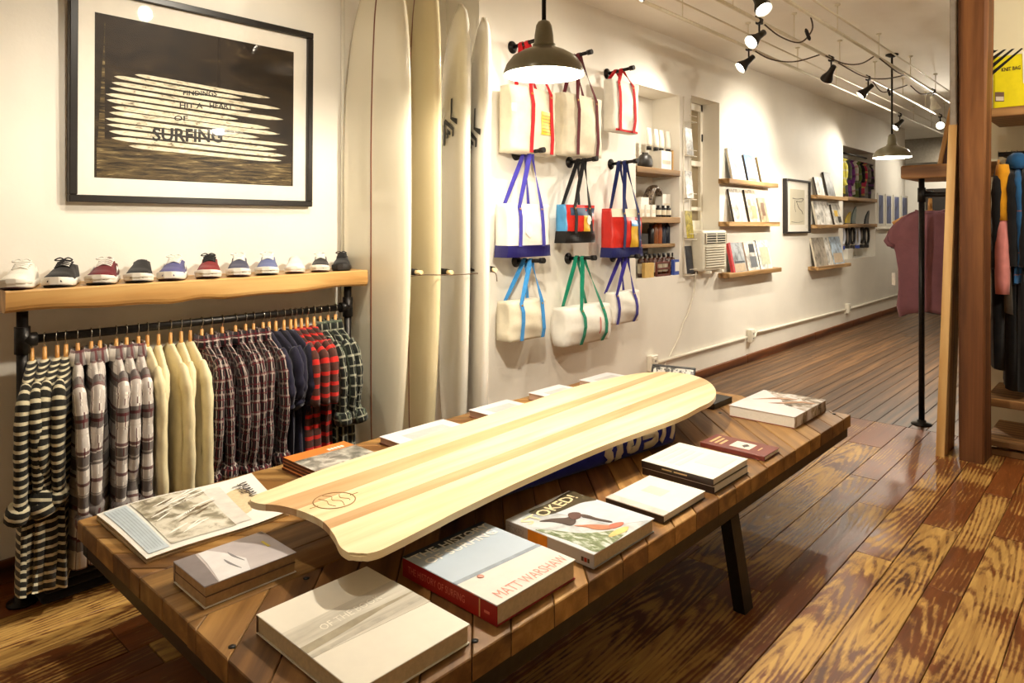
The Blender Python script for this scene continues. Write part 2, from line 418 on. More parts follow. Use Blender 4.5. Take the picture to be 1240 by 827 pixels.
# ------------------------------------------------------------------ picture wall: surface conduit, then sockets and conduit on the long wall
b = MB(); p = at_x(415, 200, WL + .012); b.tube([(WL + .012, p.y, .1), (WL + .012, p.y, CEIL)], .011, 8)
tag(b.build('vertical_conduit', M_TRIM), 'thin white conduit running up the wall beside the tall surfboards', 'conduit')
cz = .262
b = MB()
pts = [(WR + .015, 5.02, cz), (WR + .015, 6.75, cz)]; b.tube(pts, .014, 8)
b.tube(spline([(WR + .03, 6.9, cz - .02), (WR + .015, 7.0, cz + .035), (WR + .015, 7.15, cz + .02), (WR + .015, 9.85, cz)], 4), .014, 8)
b.tube([(WR + .015, 10.0, cz), (WR + .015, 12.98, cz)], .014, 8)
tag(b.build('wall_conduit', M_TRIM), 'white electrical conduit running low along the long wall', 'conduit')
for yy, lb in ((4.93, 'white outlet box low on the wall under the hanging bags'), (6.83, 'white outlet box low on the wall under the first magazine shelves'), (9.93, 'white outlet box low on the far wall near the colourful niche')):
    e = thing('outlet_box', lb, 'outlet', (WR, yy, cz - .055))
    b = MB(); b.box(0, .05, -.05, .05, 0, .13, .006); b.build('body', M_TRIM, e, local=True)
    b = MB(); b.box(.05, .055, -.03, .03, .02, .11, .002); cp = b.build('cover_plate', M_TRIM, e, local=True)
    for zz in (.04, .085):
        b = MB(); b.box(.055, .0565, -.012, -.006, zz - .008, zz + .008); b.box(.055, .0565, .006, .012, zz - .008, zz + .008); b.build('socket_slot', M_BLACK, e, local=True)
# ------------------------------------------------------------------ pendant lamps
M_SHADE = plain('shade_enamel_green', (122, 116, 92), .3, .2, var=.08, spec=.6, Coat_Weight=.4)
M_ENAMEL = plain('shade_enamel_white', (245, 242, 232), .4, var=.02)
M_BULB = emissive('bulb_glow', (1.0, .9, .74), 16)
def lamp_light(name, kind, loc, watts, col=WARM, size=.04, **k):
    l = bpy.data.lights.new(name, kind); l.energy = watts; l.color = col
    if kind in ('POINT', 'SPOT'): l.shadow_soft_size = size
    for a, v in k.items(): setattr(l, a, v)
    o = bpy.data.objects.new(name, l); COL.objects.link(o); o.location = loc; return o
def pendant(x, y, zr, label, watts):
    e = thing('pendant_lamp', label, 'lamp', (x, y, zr), 0, 'dome pendant lamps')
    r = .164
    outer = [(r, 0), (r * .995, .012), (r * .93, .040), (r * .78, .072), (r * .55, .094), (r * .34, .108), (.044, .116), (.040, .122), (.038, .16), (.032, .20), (.024, .215), (.010, .222)]
    inner = [(r * .985, 0), (r * .975, .012), (r * .91, .036), (r * .76, .067), (r * .53, .089), (.044, .108), (.03, .11)]
    b = MB(); b.sm = True; b.lathe(outer, n=40, o0=True); b.build('shade', M_SHADE, e, local=True)
    b = MB(); b.lathe(inner, n=40, o0=True)
    b.lathe([(r * .985, 0), (r, 0)], n=40, o0=True, o1=True); b.build('shade_lining', M_ENAMEL, e, local=True, smooth=True)
    b = MB(); b.lathe([(.0465, .116), (.0465, .124), (.041, .126)], n=24, o0=True, o1=True); b.build('collar', M_SHADE, e, local=True)
    b = MB(); b.tube([(0, 0, .22), (0, 0, CEIL - zr - .02)], .009, 10); b.build('stem', M_STEEL, e, local=True)
    b = MB(); b.lathe([(.055, CEIL - zr), (.055, CEIL - zr - .012), (.02, CEIL - zr - .03)], n=20); b.build('ceiling_rose', M_STEEL, e, local=True)
    b = MB(); b.lathe([(.0, .022), (.018, .026), (.032, .045), (.034, .062), (.022, .088), (.016, .108)], n=18); b.build('bulb', M_BULB, e, local=True, smooth=True)
    o = lamp_light('pendant_light', 'POINT', (x, y, zr + .014), watts, size=.035)
    return e
pendant(-1.80, 2.15, 2.005, 'dark green dome pendant lamp hanging over the wooden table', PENDANT_W)
pendant(-1.77, 7.20, 2.03, 'dark green dome pendant lamp hanging over the bare floor by the far niche', PENDANT_W * 1.05)

# ------------------------------------------------------------------ ceiling pipes with clamp spotlights
TZ = 2.80
M_TRACK = plain('track_white', (226, 218, 196), .35, .3, var=.05)
M_SPOTD = plain('spot_dark', (44, 40, 36), .35, .6); M_SPOTW = plain('spot_white', (232, 228, 216), .3)
for X, lb, twin in ((-2.33, 'white ceiling pipe nearest the long wall carrying clamp spotlights', .09), (-1.97, 'white ceiling pipe in the middle of the three carrying clamp spotlights', .0), (-1.66, 'white ceiling pipe farthest from the long wall with a thin twin pipe', .07)):
    e = thing('ceiling_pipe', lb, 'pipe', (X, 0, TZ), 0, 'ceiling pipes for the spotlights')
    b = MB(); b.tube([(X, -1.6, TZ), (X, 14.5, TZ)], .013, 8); b.build('pipe', M_TRACK, e)
    if twin: b = MB(); b.tube([(X + twin, -1.6, TZ + .05), (X + twin, 14.5, TZ + .05)], .007, 6); b.build('twin_pipe', M_TRACK, e)
    y = -1.0
    while y < 14.5:
        b = MB(); b.tube([(X, y, TZ), (X, y, CEIL)], .004, 6); b.lathe([(.02, 0), (.02, -.008), (.006, -.015)], (X, y, CEIL), 10); b.build('hanger_rod', M_TRACK, e); y += 1.05
def clamp_spot(X, Y, aim, label, white=False, watts=SPOT_W, glow=True, angle=120, L=.12):
    """small clamp-on lamp: clamp on the pipe, arm, bell head and bulb aimed at a point"""
    P = Vector((X, Y, TZ)); A = Vector(aim); head = P + Vector((0, 0, -.10)); d = (A - head).normalized()
    m = M_SPOTW if white else M_SPOTD
    e = thing('clamp_spotlight', label, 'spotlight', P, 0, 'clamp spotlights on the ceiling pipes')
    b = MB(); b.box(X - .02, X + .02, Y - .022, Y + .022, TZ - .022, TZ + .02, .005); b.box(X - .006, X + .006, Y - .06, Y + .06, TZ + .014, TZ + .026, .003); b.build('clamp', M_SPOTD, e)
    b = MB(); b.tube([P + Vector((0, 0, -.02)), P + Vector((.0, .0, -.06)), head], .007, 6); b.build('arm', M_SPOTD, e)
    q = d.to_track_quat('Z', 'Y').to_matrix().to_4x4(); Mx = Matrix.Translation(head) @ q
    b = MB(); b.lathe([(.012, -.055), (.022, -.05), (.024, .0), (.03, .03), (.05, .075), (.052, .095)], n=20, M=Mx, o1=True); b.build('head', m, e, smooth=True)
    b = MB(); b.lathe([(.051, .095), (.047, .094), (.028, .03), (.0, .025)], n=20, M=Mx, o0=True); b.build('reflector', M_ENAMEL, e, smooth=True)
    b = MB(); b.lathe([(.0, .09), (.03, .085), (.036, .06), (.02, .03), (.014, .02)], n=16, M=Mx); b.build('bulb', M_BULB if glow else M_ENAMEL, e, smooth=True)
    if glow and watts:
        o = lamp_light('spot_light', 'SPOT', head + d * .12, watts, size=.035, spot_size=math.radians(angle), spot_blend=1.0)
        o.rotation_euler = d.to_track_quat('-Z', 'Y').to_euler()
    return e
XA, XB, XC = -2.33, -1.97, -1.66
clamp_spot(XB, 4.66, (-2.6, 3.2, 1.6), 'lit dark clamp spotlight aimed back at the hanging bags, on the middle pipe')
clamp_spot(XA, 5.31, (-3.0, 4.6, 1.9), 'lit dark clamp spotlight over the bottle niche, on the pipe nearest the wall')
clamp_spot(XB, 6.13, (-3.0, 7.0, 1.6), 'dark clamp spotlight on the middle pipe turned to the magazine shelves, cone seen from behind')
clamp_spot(XB, 7.18, (-3.0, 6.7, 1.7), 'lit dark clamp spotlight on the middle pipe just past the cone turned away')
clamp_spot(XA, 9.85, (-3.0, 9.2, 1.8), 'lit dark clamp spotlight beside the stem of the far pendant lamp')
clamp_spot(XC, 8.35, (-1.2, 8.8, .0), 'white clamp spotlight aimed down at the old floor', white=True, watts=SPOT_W * 1.3)
clamp_spot(XB, 10.3, (-1.0, 5.5, .6), 'bright clamp spotlight facing the wooden post, between the pipes', watts=SPOT_W * 1.5)
clamp_spot(XB, 12.8, (-2.9, 11.8, 1.6), 'small distant clamp spotlight at the far end of the pipes')
# the same pipes go on over the table and the picture wall, above the top of the photograph
clamp_spot(XB, 1.6, (-3.3, 1.3, 1.8), 'clamp spotlight aimed at the large framed photograph', angle=120, watts=SPOT_W * .8)
clamp_spot(XA, .95, (-3.1, 1.1, .9), 'clamp spotlight aimed at the shirt rail under the shoe shelf', watts=SPOT_W * .6, angle=110)
clamp_spot(XB, 3.25, (-3.05, 2.4, 1.6), 'clamp spotlight aimed at the row of tall surfboards', angle=110, watts=SPOT_W * .95)
clamp_spot(XC, 1.0, (-1.3, 1.5, .44), 'clamp spotlight aimed down at the books on the table', angle=110, watts=SPOT_W * .5)
clamp_spot(XC, 3.9, (.1, 3.0, 0), 'clamp spotlight aimed down at the worn floorboards beside the table', angle=110, watts=SPOT_W * 1.2)
clamp_spot(XC, 2.4, (-2.9, 3.9, 1.4), 'clamp spotlight aimed across the table at the hanging bags', angle=100, watts=SPOT_W * .8)
XD = .75  # extra pipe out of view, added to carry the fill spots
e = thing('ceiling_pipe', 'added unseen white ceiling pipe on the alcove side of the room carrying fill spotlights', 'pipe', (XD, 0, TZ), 0, 'ceiling pipes for the spotlights')
b = MB(); b.tube([(XD, -1.6, TZ), (XD, 5.0, TZ)], .013, 8); b.build('pipe', M_TRACK, e)
for y in (-1.0, 1.0, 3.0, 4.8): b = MB(); b.tube([(XD, y, TZ), (XD, y, CEIL)], .004, 6); b.build('hanger_rod', M_TRACK, e)
clamp_spot(XD, 3.3, (-.4, 5.5, 2.2), 'added unseen fill spotlight aimed at the yellow bag in the alcove', watts=SPOT_W * 1.7)  # added lamp, brightens the upper alcove wall
clamp_spot(XD, 4.3, (-1.2, 5.6, 1.2), 'added unseen fill spotlight aimed past the timber post at the plum top', watts=SPOT_W * .8)  # added fill lamp for the clothes beside the post
clamp_spot(XB, 14.2, (-3.4, 15.4, 1.4), 'added unseen fill spotlight aimed at the end wall', watts=SPOT_W * 2)  # added lamp, lifts the dark recess at the far end
# drooping flexes between the pipes
M_FLEX = plain('flex_brown', (74, 58, 44), .6)
def flex(pts, label, plug=None):
    e = thing('lamp_flex', label, 'cable', pts[0], 0, 'flexes drooping between the ceiling pipes')
    b = MB(); b.tube(spline(pts, 8), .0055, 6); b.build('cable', M_FLEX, e)
    if plug is not None:
        P = Vector(plug); b = MB(); b.lathe([(.006, -.05), (.013, -.035), (.013, .03), (.006, .05)], n=8, M=Matrix.Translation(P) @ Matrix.Rotation(.9, 4, 'X')); b.build('inline_switch', M_BLACK, e)
flex([(XB, 4.72, TZ), (-1.9, 4.85, 2.72), (-1.8, 4.95, 2.68), (-1.70, 4.9, 2.74), (XC, 4.75, TZ)], 'brown lamp flex with inline switch looping at the nearest clamp spotlight', (-1.74, 4.93, 2.72))
flex([(XA, 5.4, TZ), (-2.25, 5.55, 2.74), (-2.12, 5.72, 2.73), (XB, 5.9, TZ)], 'brown lamp flex running from the bottle-niche spotlight to the middle pipe')
flex([(XB, 5.95, TZ), (-1.85, 6.1, 2.735), (-1.75, 6.2, 2.74), (XC, 6.25, TZ)], 'brown lamp flex drooping from the middle pipe behind the bottle-niche spotlight')
flex([(XC, 6.3, TZ), (-1.62, 6.7, 2.74), (XC + .01, 7.1, 2.77)], 'brown lamp flex drooping along the pipe farthest from the wall')
flex([(XB, 6.25, TZ), (-1.88, 6.7, 2.73), (-1.78, 7.0, 2.74), (XC, 7.25, TZ)], 'brown lamp flex drooping past the cone spotlight turned away')
flex([(XB, 7.3, TZ), (-1.93, 7.5, 2.71), (-1.85, 7.7, 2.76), (-1.78, 7.8, TZ)], 'brown lamp flex with inline switch beside the second lit spotlight', (-1.9, 7.62, 2.72))
flex([(-1.76, 7.85, TZ), (-1.70, 8.0, 2.73), (XC, 8.3, 2.78)], 'brown lamp flex leading to the white clamp spotlight')
# ------------------------------------------------------------------ low table with chevron planks on a steel frame
TX0, TX1, TY0, TY1, TZT = -2.56, -1.105, .70, 3.735, .44
table = thing('display_table', 'low wooden display table with angled planks on a black steel frame', 'table', ((TX0 + TX1) / 2, (TY0 + TY1) / 2, 0))
M_TW = [wood('table_oak_%d' % i, *c, axis=1, grain=16, rough=.42, rnd=11, ring=.1, spec=.4, bump=.3, randcol=.28) for i, c in enumerate([
    ((84, 54, 24), (130, 92, 46), (170, 130, 76)), ((98, 66, 30), (148, 108, 56), (188, 148, 90)), ((70, 44, 20), (110, 74, 36), (150, 108, 60))])]
PLT = .058
def table_piece(poly, ang):
    """poly in world xy; local y axis runs along the grain"""
    if len(poly) < 3: return
    cx = sum(p[0] for p in poly) / len(poly); cy = sum(p[1] for p in poly) / len(poly)
    ar = .5 * abs(sum(poly[i][0] * poly[(i + 1) % len(poly)][1] - poly[(i + 1) % len(poly)][0] * poly[i][1] for i in range(len(poly))))
    if ar < .0006: return
    ca, sa = math.cos(-ang), math.sin(-ang)
    lp = [((p[0] - cx) * ca - (p[1] - cy) * sa, (p[0] - cx) * sa + (p[1] - cy) * ca) for p in poly]
    b = MB(); b.prism(lp, -PLT, 0)
    es = [e for e in b.bm.edges if abs(e.verts[0].co.z) < 1e-6 and abs(e.verts[1].co.z) < 1e-6]
    bmesh.ops.bevel(b.bm, geom=es, offset=.0025, segments=1, affect='EDGES')
    o = b.build('table_plank', R.choice(M_TW), table, local=True)
    o.location = Vector((cx, cy, TZT - R.uniform(0, .0022))) - table.location; o.rotation_euler = (0, 0, ang)
XM0, XM1 = -2.02, -1.71
g = .0016
def zone(x0, x1, sgn, wdt, off):
    """45 degree planks: direction (1,1) for sgn=+1, (-1,1) for sgn=-1"""
    k = off - 4
    while k < TY1 + 3:
        w_ = wdt * R.uniform(.85, 1.18) * math.sqrt(2)
        a = k; c = k + w_; k = c
        # band: y - sgn*x between a and c
        poly = [(x0 + g, TY0), (x1 - g, TY0), (x1 - g, TY1), (x0 + g, TY1)]
        poly = sub_poly(poly, sgn, -1, -(a + g)); poly = sub_poly(poly, -sgn, 1, c - g) if len(poly) > 2 else []
        if len(poly) > 2: table_piece(poly, -PI / 4 if sgn > 0 else PI / 4)
zone(TX0, XM0, 1, .10, .02); zone(XM1, TX1, -1, .105, .33)
for xa, xc in ((XM0, (XM0 + XM1) / 2), ((XM0 + XM1) / 2, XM1)):
    y = TY0
    while y < TY1 - .01:
        y2 = min(TY1, y + R.uniform(.5, 1.1)); y2 = TY1 if TY1 - y2 < .25 else y2
        table_piece([(xa + g, y + g), (xc - g, y + g), (xc - g, y2 - g), (xa + g, y2 - g)], 0); y = y2
fz0, fz1 = TZT - PLT - .055, TZT - PLT - .001
for nm, bx in (('frame_rail', (TX0 + .012, TX0 + .055, TY0 + .012, TY1 - .012)), ('frame_rail', (TX1 - .055, TX1 - .012, TY0 + .012, TY1 - .012)),
               ('frame_rail', (TX0 + .055, TX1 - .055, TY0 + .012, TY0 + .055)), ('frame_rail', (TX0 + .055, TX1 - .055, TY1 - .055, TY1 - .012)),
               ('cross_bar', (TX0 + .055, TX1 - .055, 2.40, 2.45)), ('cross_bar', (TX0 + .055, TX1 - .055, 1.03, 1.08))):
    b = MB(); b.box(*bx, fz0, fz1, .003); b.build(nm, M_STEEL, table)
for sx in (-1, 1):
    for ly in (1.06, 2.425):
        xt = TX1 - .034 if sx > 0 else TX0 + .034; xf = xt + sx * .055
        b = MB(); w2, d2 = .022, .034
        rg = [[(xt + i * w2, ly + j * d2, fz0) for i, j in ((-1, -1), (1, -1), (1, 1), (-1, 1))], [(xf + i * w2, ly + j * d2, 0) for i, j in ((-1, -1), (1, -1), (1, 1), (-1, 1))]]
        b.loft(rg); b.build('leg', M_STEEL, table, smooth=False)
for px, py in ((281, 783), (447, 706), (371, 700), (575, 776), (1010, 501), (872, 500), (720, 655)):
    p = at_z(px, py, TZT); b = MB(); b.lathe([(.0075, -.004), (.0085, .0012), (.0, .0016)], (p.x, p.y, TZT), 12); b.build('bolt_hole_disc', M_BLACK, table)  # black discs stand in for the dark inside of bolt holes

# ------------------------------------------------------------------ books and magazines on the table
M_PAGES = plain('page_edges', (206, 186, 150), .8, var=.1, scale=90, bump=.15)
M_PAGEW = plain('page_edges_white', (232, 226, 214), .8, var=.05, scale=90, bump=.1)
def inkmat(name, col, rough=.35): return plain('ink_' + name, col, rough, var=.04)
def book(name, label, cat, rect, h, cover, spine='x0', z=TZT, pages=None, ct=.003, rot=0, group=None, hang=.004):
    """rect = x0,x1,y0,y1 in world; spine on 'x0','x1','y0' or 'y1'; parts: cover_front, cover_back, spine, pages.
       Local frame: origin at the rect's low corner, z up"""
    x0, x1, y0, y1 = rect; W, L = x1 - x0, y1 - y0
    e = thing(name, label, cat, ((x0 + x1) / 2, (y0 + y1) / 2, z), rot, group); pages = pages or M_PAGES
    hw, hl = W / 2, L / 2
    cv = cover if isinstance(cover, (list, tuple)) else (cover, cover, cover)
    b = MB(); b.box(-hw, hw, -hl, hl, h - ct, h, .001); fr = b.build('cover_front', cv[0], e, local=True)
    b = MB(); b.box(-hw, hw, -hl, hl, 0, ct, .001); b.build('cover_back', cv[2], e, local=True)
    s = {'x0': (-hw, -hw + ct, -hl, hl), 'x1': (hw - ct, hw, -hl, hl), 'y0': (-hw, hw, -hl, -hl + ct), 'y1': (-hw, hw, hl - ct, hl)}[spine]
    b = MB(); b.box(*s, ct * .5, h - ct * .5, .001); b.build('spine', cv[1], e, local=True)
    ins = {'x0': (-hw + ct, hw - hang, -hl + hang, hl - hang), 'x1': (-hw + hang, hw - ct, -hl + hang, hl - hang), 'y0': (-hw + hang, hw - hang, -hl + ct, hl - hang), 'y1': (-hw + hang, hw - hang, -hl + hang, hl - ct)}[spine]
    b = MB(); b.box(*ins, ct, h - ct); b.build('pages', pages, e, local=True)
    return e, W, L, h
def patch(e, name, mat, x0, x1, y0, y1, z, th=.0006, poly=None, parent=None, soft=False):
    b = MB()
    if poly: b.prism([(p.x, p.y) for p in spline([(q[0], q[1], 0) for q in poly], 5, True)] if soft else poly, z, z + th)
    else: b.box(x0, x1, y0, y1, z, z + th)
    return b.build(name, mat, parent or e, local=True)
def letter_part(e, txt, mat, O, U, V, bold=.01, name='lettering'):
    b = MB(); lettering(b, txt, O, U, V, bold); return b.build(name, mat, e, local=True)
def photo_mat(name, stops, scale=6, stretch=(1, 1, 1), detail=5, rough=.3, dist=.6):
    if name in _mc: return _mc[name]
    t = NT(name); v = t.coords(stretch); nz = t.noise(v, scale, detail, .6, dist)
    _mc[name] = t.fin(t.ramp(nz, [(p, srgb(c)) for p, c in stops]), rough, 0, .4); return _mc[name]
WHITE = plain('cover_white', (236, 230, 220), .35, var=.03)
# 1 red spined book
M_RED = plain('cover_red', (150, 16, 18), .35, var=.06)
e, W, L, h = book('hardcover_book', 'thick red-spined hardcover THE HISTORY OF SURFING with pale blue cover', 'book', (-1.50, -1.142, 1.19, 1.498), .052, (plain('cover_sky', (188, 202, 216), .3, var=.05, scale=5), M_RED, M_RED), 'y0')
hw, hl = W / 2, L / 2
patch(e, 'cover_print', plain('cover_sand', (228, 222, 214), .3, var=.04), 0, 0, 0, 0, h, poly=[(hw * .16, -hl), (hw, -hl), (hw, hl), (hw * .28, hl)])
patch(e, 'horizon_band', plain('cover_wave_grey', (150, 162, 176), .3, var=.2), 0, 0, 0, 0, h + .0001, poly=[(hw * .13, -hl), (hw * .22, -hl), (hw * .33, hl), (hw * .24, hl), (hw * .2, hl * .2)])
patch(e, 'cover_print', plain('cover_navy_corner', (34, 48, 66), .35), 0, 0, 0, 0, h, poly=[(-hw, -hl), (-hw * .93, -hl), (-hw * .75, hl * .0), (-hw * .93, hl), (-hw, hl)])
IW = inkmat('white', (244, 242, 236)); IR = inkmat('salmon', (226, 150, 132)); ID = inkmat('dark', (52, 40, 34)); IG = inkmat('gold', (206, 176, 120))
letter_part(e, 'THE HISTORY', IW, (-hw * .74, -hl * .92, h + .0012), (0, L * .93, 0), (-W * .085, 0, 0), .02)
letter_part(e, 'OF SURFING', IW, (-hw * .5, -hl * .86, h + .0012), (0, L * .86, 0), (-W * .09, 0, 0), .02)
letter_part(e, 'MATT WARSHAW', IR, (hw * .93, -hl * .8, h + .0012), (0, L * .86, 0), (-W * .1, 0, 0), .0)
letter_part(e, 'THE HISTORY OF SURFING', inkmat('spine_rose', (214, 120, 104)), (-hw * .86, -hl - .0008, h * .33), (W * .62, 0, 0), (0, 0, h * .36), .0)
patch(e, 'spine_rule', IG, hw * .66, hw * .68, -hl - .0006, -hl, .004, .044)
patch(e, 'spine_publisher', inkmat('spine_rose', (214, 120, 104)), hw * .76, hw * .86, -hl - .0006, -hl, h * .4, h * .12)
b = MB(); b.lathe([(.0, .001), (.01, .0014), (.006, .0018)], (hw * .30, -hl * .55, h), 8); b.build('surfer_figure', IR, e, local=True)
# 2 STOKED
M_ST = plain('spine_grey', (176, 176, 182), .35, var=.05)
e, W, L, h = book('hardcover_book', 'glossy grey-spined book STOKED! with a surfer photo on the cover', 'book', (-1.472, -1.135, 1.572, 1.893), .042, (photo_mat('cover_foam', [(.3, (150, 156, 158)), (.5, (206, 208, 210)), (.7, (236, 236, 236))], 9), M_ST, M_ST), 'y0')
hw, hl = W / 2, L / 2
patch(e, 'sky_panel', plain('cover_pale', (206, 212, 220), .3, var=.06), 0, 0, 0, 0, h, poly=[(-hw * .5, -hl * .1), (hw * .6, hl * .2), (hw, hl * .9), (hw, hl), (-hw * .5, hl)])
def zp(pts):
    """cover artwork drawn on an enlarged view of the photograph -> local outline"""
    o_ = []
    for x_, y_ in pts:
        p = at_z(600 + x_ / 6.2, 590 + y_ / 6.2, TZT + h) - e.location; o_.append((max(-hw, min(hw, p.x)), max(-hl, min(hl, p.y))))
    return o_
M_SEA = photo_mat('cover_sea', [(.35, (84, 96, 56)), (.5, (132, 146, 108)), (.62, (214, 218, 212))], 26, (1, 2, 1)); M_SKIN = plain('cover_skin', (188, 120, 84), .4, var=.2); M_SHRT = plain('cover_shorts', (66, 48, 40), .4)
for nm, m_, pts, k in (('title_band', plain('cover_olive', (72, 62, 40), .35, var=.3, scale=14), [(250, 185), (400, 120), (560, 30), (650, 60), (760, 95), (640, 120), (450, 195), (330, 205)], 0),
    ('sea_panel', M_SEA, [(300, 318), (480, 330), (620, 345), (760, 340), (900, 325), (990, 330), (900, 420), (800, 475), (740, 485), (640, 440), (540, 400), (420, 360)], 1),
    ('surfer_body', M_SHRT, [(330, 258), (420, 238), (520, 232), (560, 225), (600, 240), (600, 270), (560, 290), (500, 275), (420, 262)], 2),
    ('surfer_arm', M_SKIN, [(590, 290), (700, 283), (760, 283), (850, 288), (900, 298), (840, 320), (740, 318), (690, 304)], 2), ('surfer_arm', M_SHRT, [(640, 205), (700, 213), (760, 233), (870, 258), (860, 268), (760, 252), (690, 237), (650, 226)], 3),
    ('surfer_hair', plain('cover_hair', (84, 46, 30), .5), [(545, 205), (580, 192), (630, 195), (645, 215), (630, 235), (590, 245), (555, 232)], 4),
    ('surfer_hand', plain('cover_coral', (214, 110, 84), .4), [(850, 290), (900, 270), (960, 266), (950, 288), (880, 312)], 3), ('board_nose', plain('cover_board', (232, 196, 120), .4, var=.2), [(850, 365), (900, 325), (960, 302), (1000, 300), (985, 330), (930, 355), (870, 375)], 3)):
    patch(e, nm, m_, 0, 0, 0, 0, h + .0001 + k * .0003, poly=zp(pts), soft=True)
letter_part(e, 'STOKED!', inkmat('cream', (238, 220, 176)), (-hw * .5, -hl * .86, h + .0014), (-W * .06, L * .84, 0), (-W * .13, -L * .02, 0), .012)
patch(e, 'spine_band', plain('spine_orange', (216, 138, 24), .4), -hw * .45, -hw * .0, -hl - .0006, -hl, .002, .0385)
letter_part(e, 'STOKED!', plain('ink_spine_grey', (150, 148, 152), .4), (-hw * .95, -hl - .0008, h * .25), (W * .2, 0, 0), (0, 0, h * .5), .02)
patch(e, 'spine_logo', M_RED, hw * .8, hw * .86, -hl - .0006, -hl, .012, .012); patch(e, 'spine_logo', ID, hw * .74, hw * .79, -hl - .0006, -hl, .012, .012); patch(e, 'spine_logo', ID, hw * .87, hw * .91, -hl - .0006, -hl, .012, .012)
# 3 big white photo book at the near end
e, W, L, h = book('hardcover_book', 'large off-white photo book with a misty grey seascape band, at the table end', 'book', (-1.542, -1.144, .79, 1.103), .045, (plain('cover_ivory', (236, 230, 216), .35, var=.02), plain('spine_brown', (112, 84, 62), .5, var=.3, scale=12), WHITE), 'x0', pages=M_PAGES)
hw, hl = W / 2, L / 2
M_MIST = photo_mat('cover_mist', [(.3, (176, 170, 156)), (.5, (206, 200, 186)), (.7, (224, 219, 206))], 5, (6, .6, 1))
patch(e, 'photo_band', M_MIST, 0, 0, 0, 0, h, poly=[(-hw * .42, -hl), (hw * .22, -hl), (hw * .3, hl), (-hw * .44, hl)])
patch(e, 'wave_band', plain('cover_wave_olive', (164, 154, 132), .35, var=.2), 0, 0, 0, 0, h + .0002, poly=[(-hw * .02, -hl), (hw * .12, -hl), (hw * .06, -hl * .2), (hw * .0, hl * .4), (-hw * .02, hl), (-hw * .05, hl), (-hw * .07, 0)])
patch(e, 'wave_band', plain('cover_wave_grey2', (190, 184, 170), .35, var=.2), 0, 0, 0, 0, h + .0002, poly=[(hw * .17, -hl), (hw * .23, -hl), (hw * .2, hl * .2), (hw * .18, hl), (hw * .13, hl), (hw * .12, 0)])
letter_part(e, 'OF THE BOOK', plain('ink_ivory', (240, 234, 220), .4), (-hw * .12, -hl * .55, h + .0012), (-W * .03, L * .55, 0), (-W * .06, 0, 0), 0)
# 4 two small volumes under one cover at the corner
e, W, L, h = book('paperback_book', 'small thick paperback with a pale wave photograph on grey cover, at the table end', 'book', (-1.925, -1.732, .752, 1.005), .056, (photo_mat('cover_lilac', [(.3, (176, 168, 172)), (.6, (204, 196, 196))], 4), plain('spine_taupe', (168, 150, 130), .6), WHITE), 'x0', pages=plain('page_tan', (184, 152, 112), .8, var=.15, scale=60))
hw, hl = W / 2, L / 2
patch(e, 'dark_band', plain('cover_taupe', (128, 120, 122), .4, var=.1), 0, 0, 0, 0, h, poly=[(-hw, -hl), (hw, -hl), (hw, -hl * .72), (-hw * .2, -hl * .6), (-hw, -hl * .55)])
patch(e, 'wave_print', plain('cover_wave_white', (228, 226, 228), .35, var=.05), 0, 0, 0, 0, h + .0001, poly=[(hw, -hl * .7), (hw, -hl * .05), (hw * .3, hl * .12), (-hw * .5, -hl * .1), (-hw * .95, -hl * .3), (-hw * .95, -hl * .5), (-hw * .2, -hl * .55)])
for sx_, sy_ in ((.0, .0), (.35, -.2)):
    patch(e, 'wave_shadow', plain('cover_wave_shadow', (140, 136, 140), .4), 0, 0, 0, 0, h + .0008, poly=[(hw * (sx_ - .42), hl * (sy_ - .03)), (hw * (sx_ - .1), hl * (sy_ - .05)), (hw * (sx_ + .4), hl * (sy_ + .05)), (hw * (sx_ + .05), hl * (sy_ + .015))], soft=True)
patch(e, 'yellow_title', plain('ink_yellow', (222, 204, 90), .4), hw * -.35, hw * .1, hl * .7, hl * .76, h + .0002)
b = MB(); b.box(-hw - .0004, hw + .0002, -hl + .003, hl - .003, h * .5, h * .5 + .0016); b.build('volume_gap', plain('page_shadow_line', (96, 74, 54), .8), e, local=True)
# 5 square white book, 6 pair of white books with dark spines, 7 maroon book, 8 far photo book
M_DKB = plain('spine_dark_brown', (50, 36, 30), .4, var=.1)
e, W, L, h = book('hardcover_book', 'slim white square book with dark spine beside the surfer-photo book', 'book', (-1.368, -1.143, 1.962, 2.247), .026, (WHITE, M_DKB, M_DKB), 'y0', pages=M_PAGEW)
hw, hl = W / 2, L / 2
patch(e, 'cover_band', plain('cover_greige', (206, 198, 190), .4), -hw, hw, -hl, -hl * .72, h); patch(e, 'cover_print', plain('cover_faint', (216, 206, 192), .4, var=.08), -hw * .5, hw * .2, -hl * .05, hl * .4, h)
e, W, L, h = book('hardcover_book', 'white book with dark brown spine, lower of the stacked pair', 'book', (-1.433, -1.136, 2.30, 2.592), .027, (WHITE, M_DKB, M_DKB), 'y0', pages=M_PAGEW)
e, W, L, h = book('hardcover_book', 'white book with dark brown spine, upper of the stacked pair', 'book', (-1.435, -1.139, 2.298, 2.59), .027, (WHITE, M_DKB, M_DKB), 'y0', z=TZT + .0275, pages=M_PAGEW)
hw, hl = W / 2, L / 2
M_FAINT = plain('cover_faint2', (222, 216, 208), .4, var=.03)
for k in range(4): patch(e, 'cover_line', M_FAINT, -hw * .85 + k * hw * .22, -hw * .72 + k * hw * .22, -hl * .7, hl * .6, h)
patch(e, 'cover_print', M_FAINT, hw * .1, hw * .8, -hl * .2, hl * .8, h)
for x0_, x1_ in ((-.4, -.12), (-.06, .3)): patch(e, 'spine_title', IG, hw * x0_, hw * x1_, -hl - .0006, -hl, h * .42, h * .18)
M_MAR = plain('cover_maroon', (112, 44, 34), .45, var=.1)
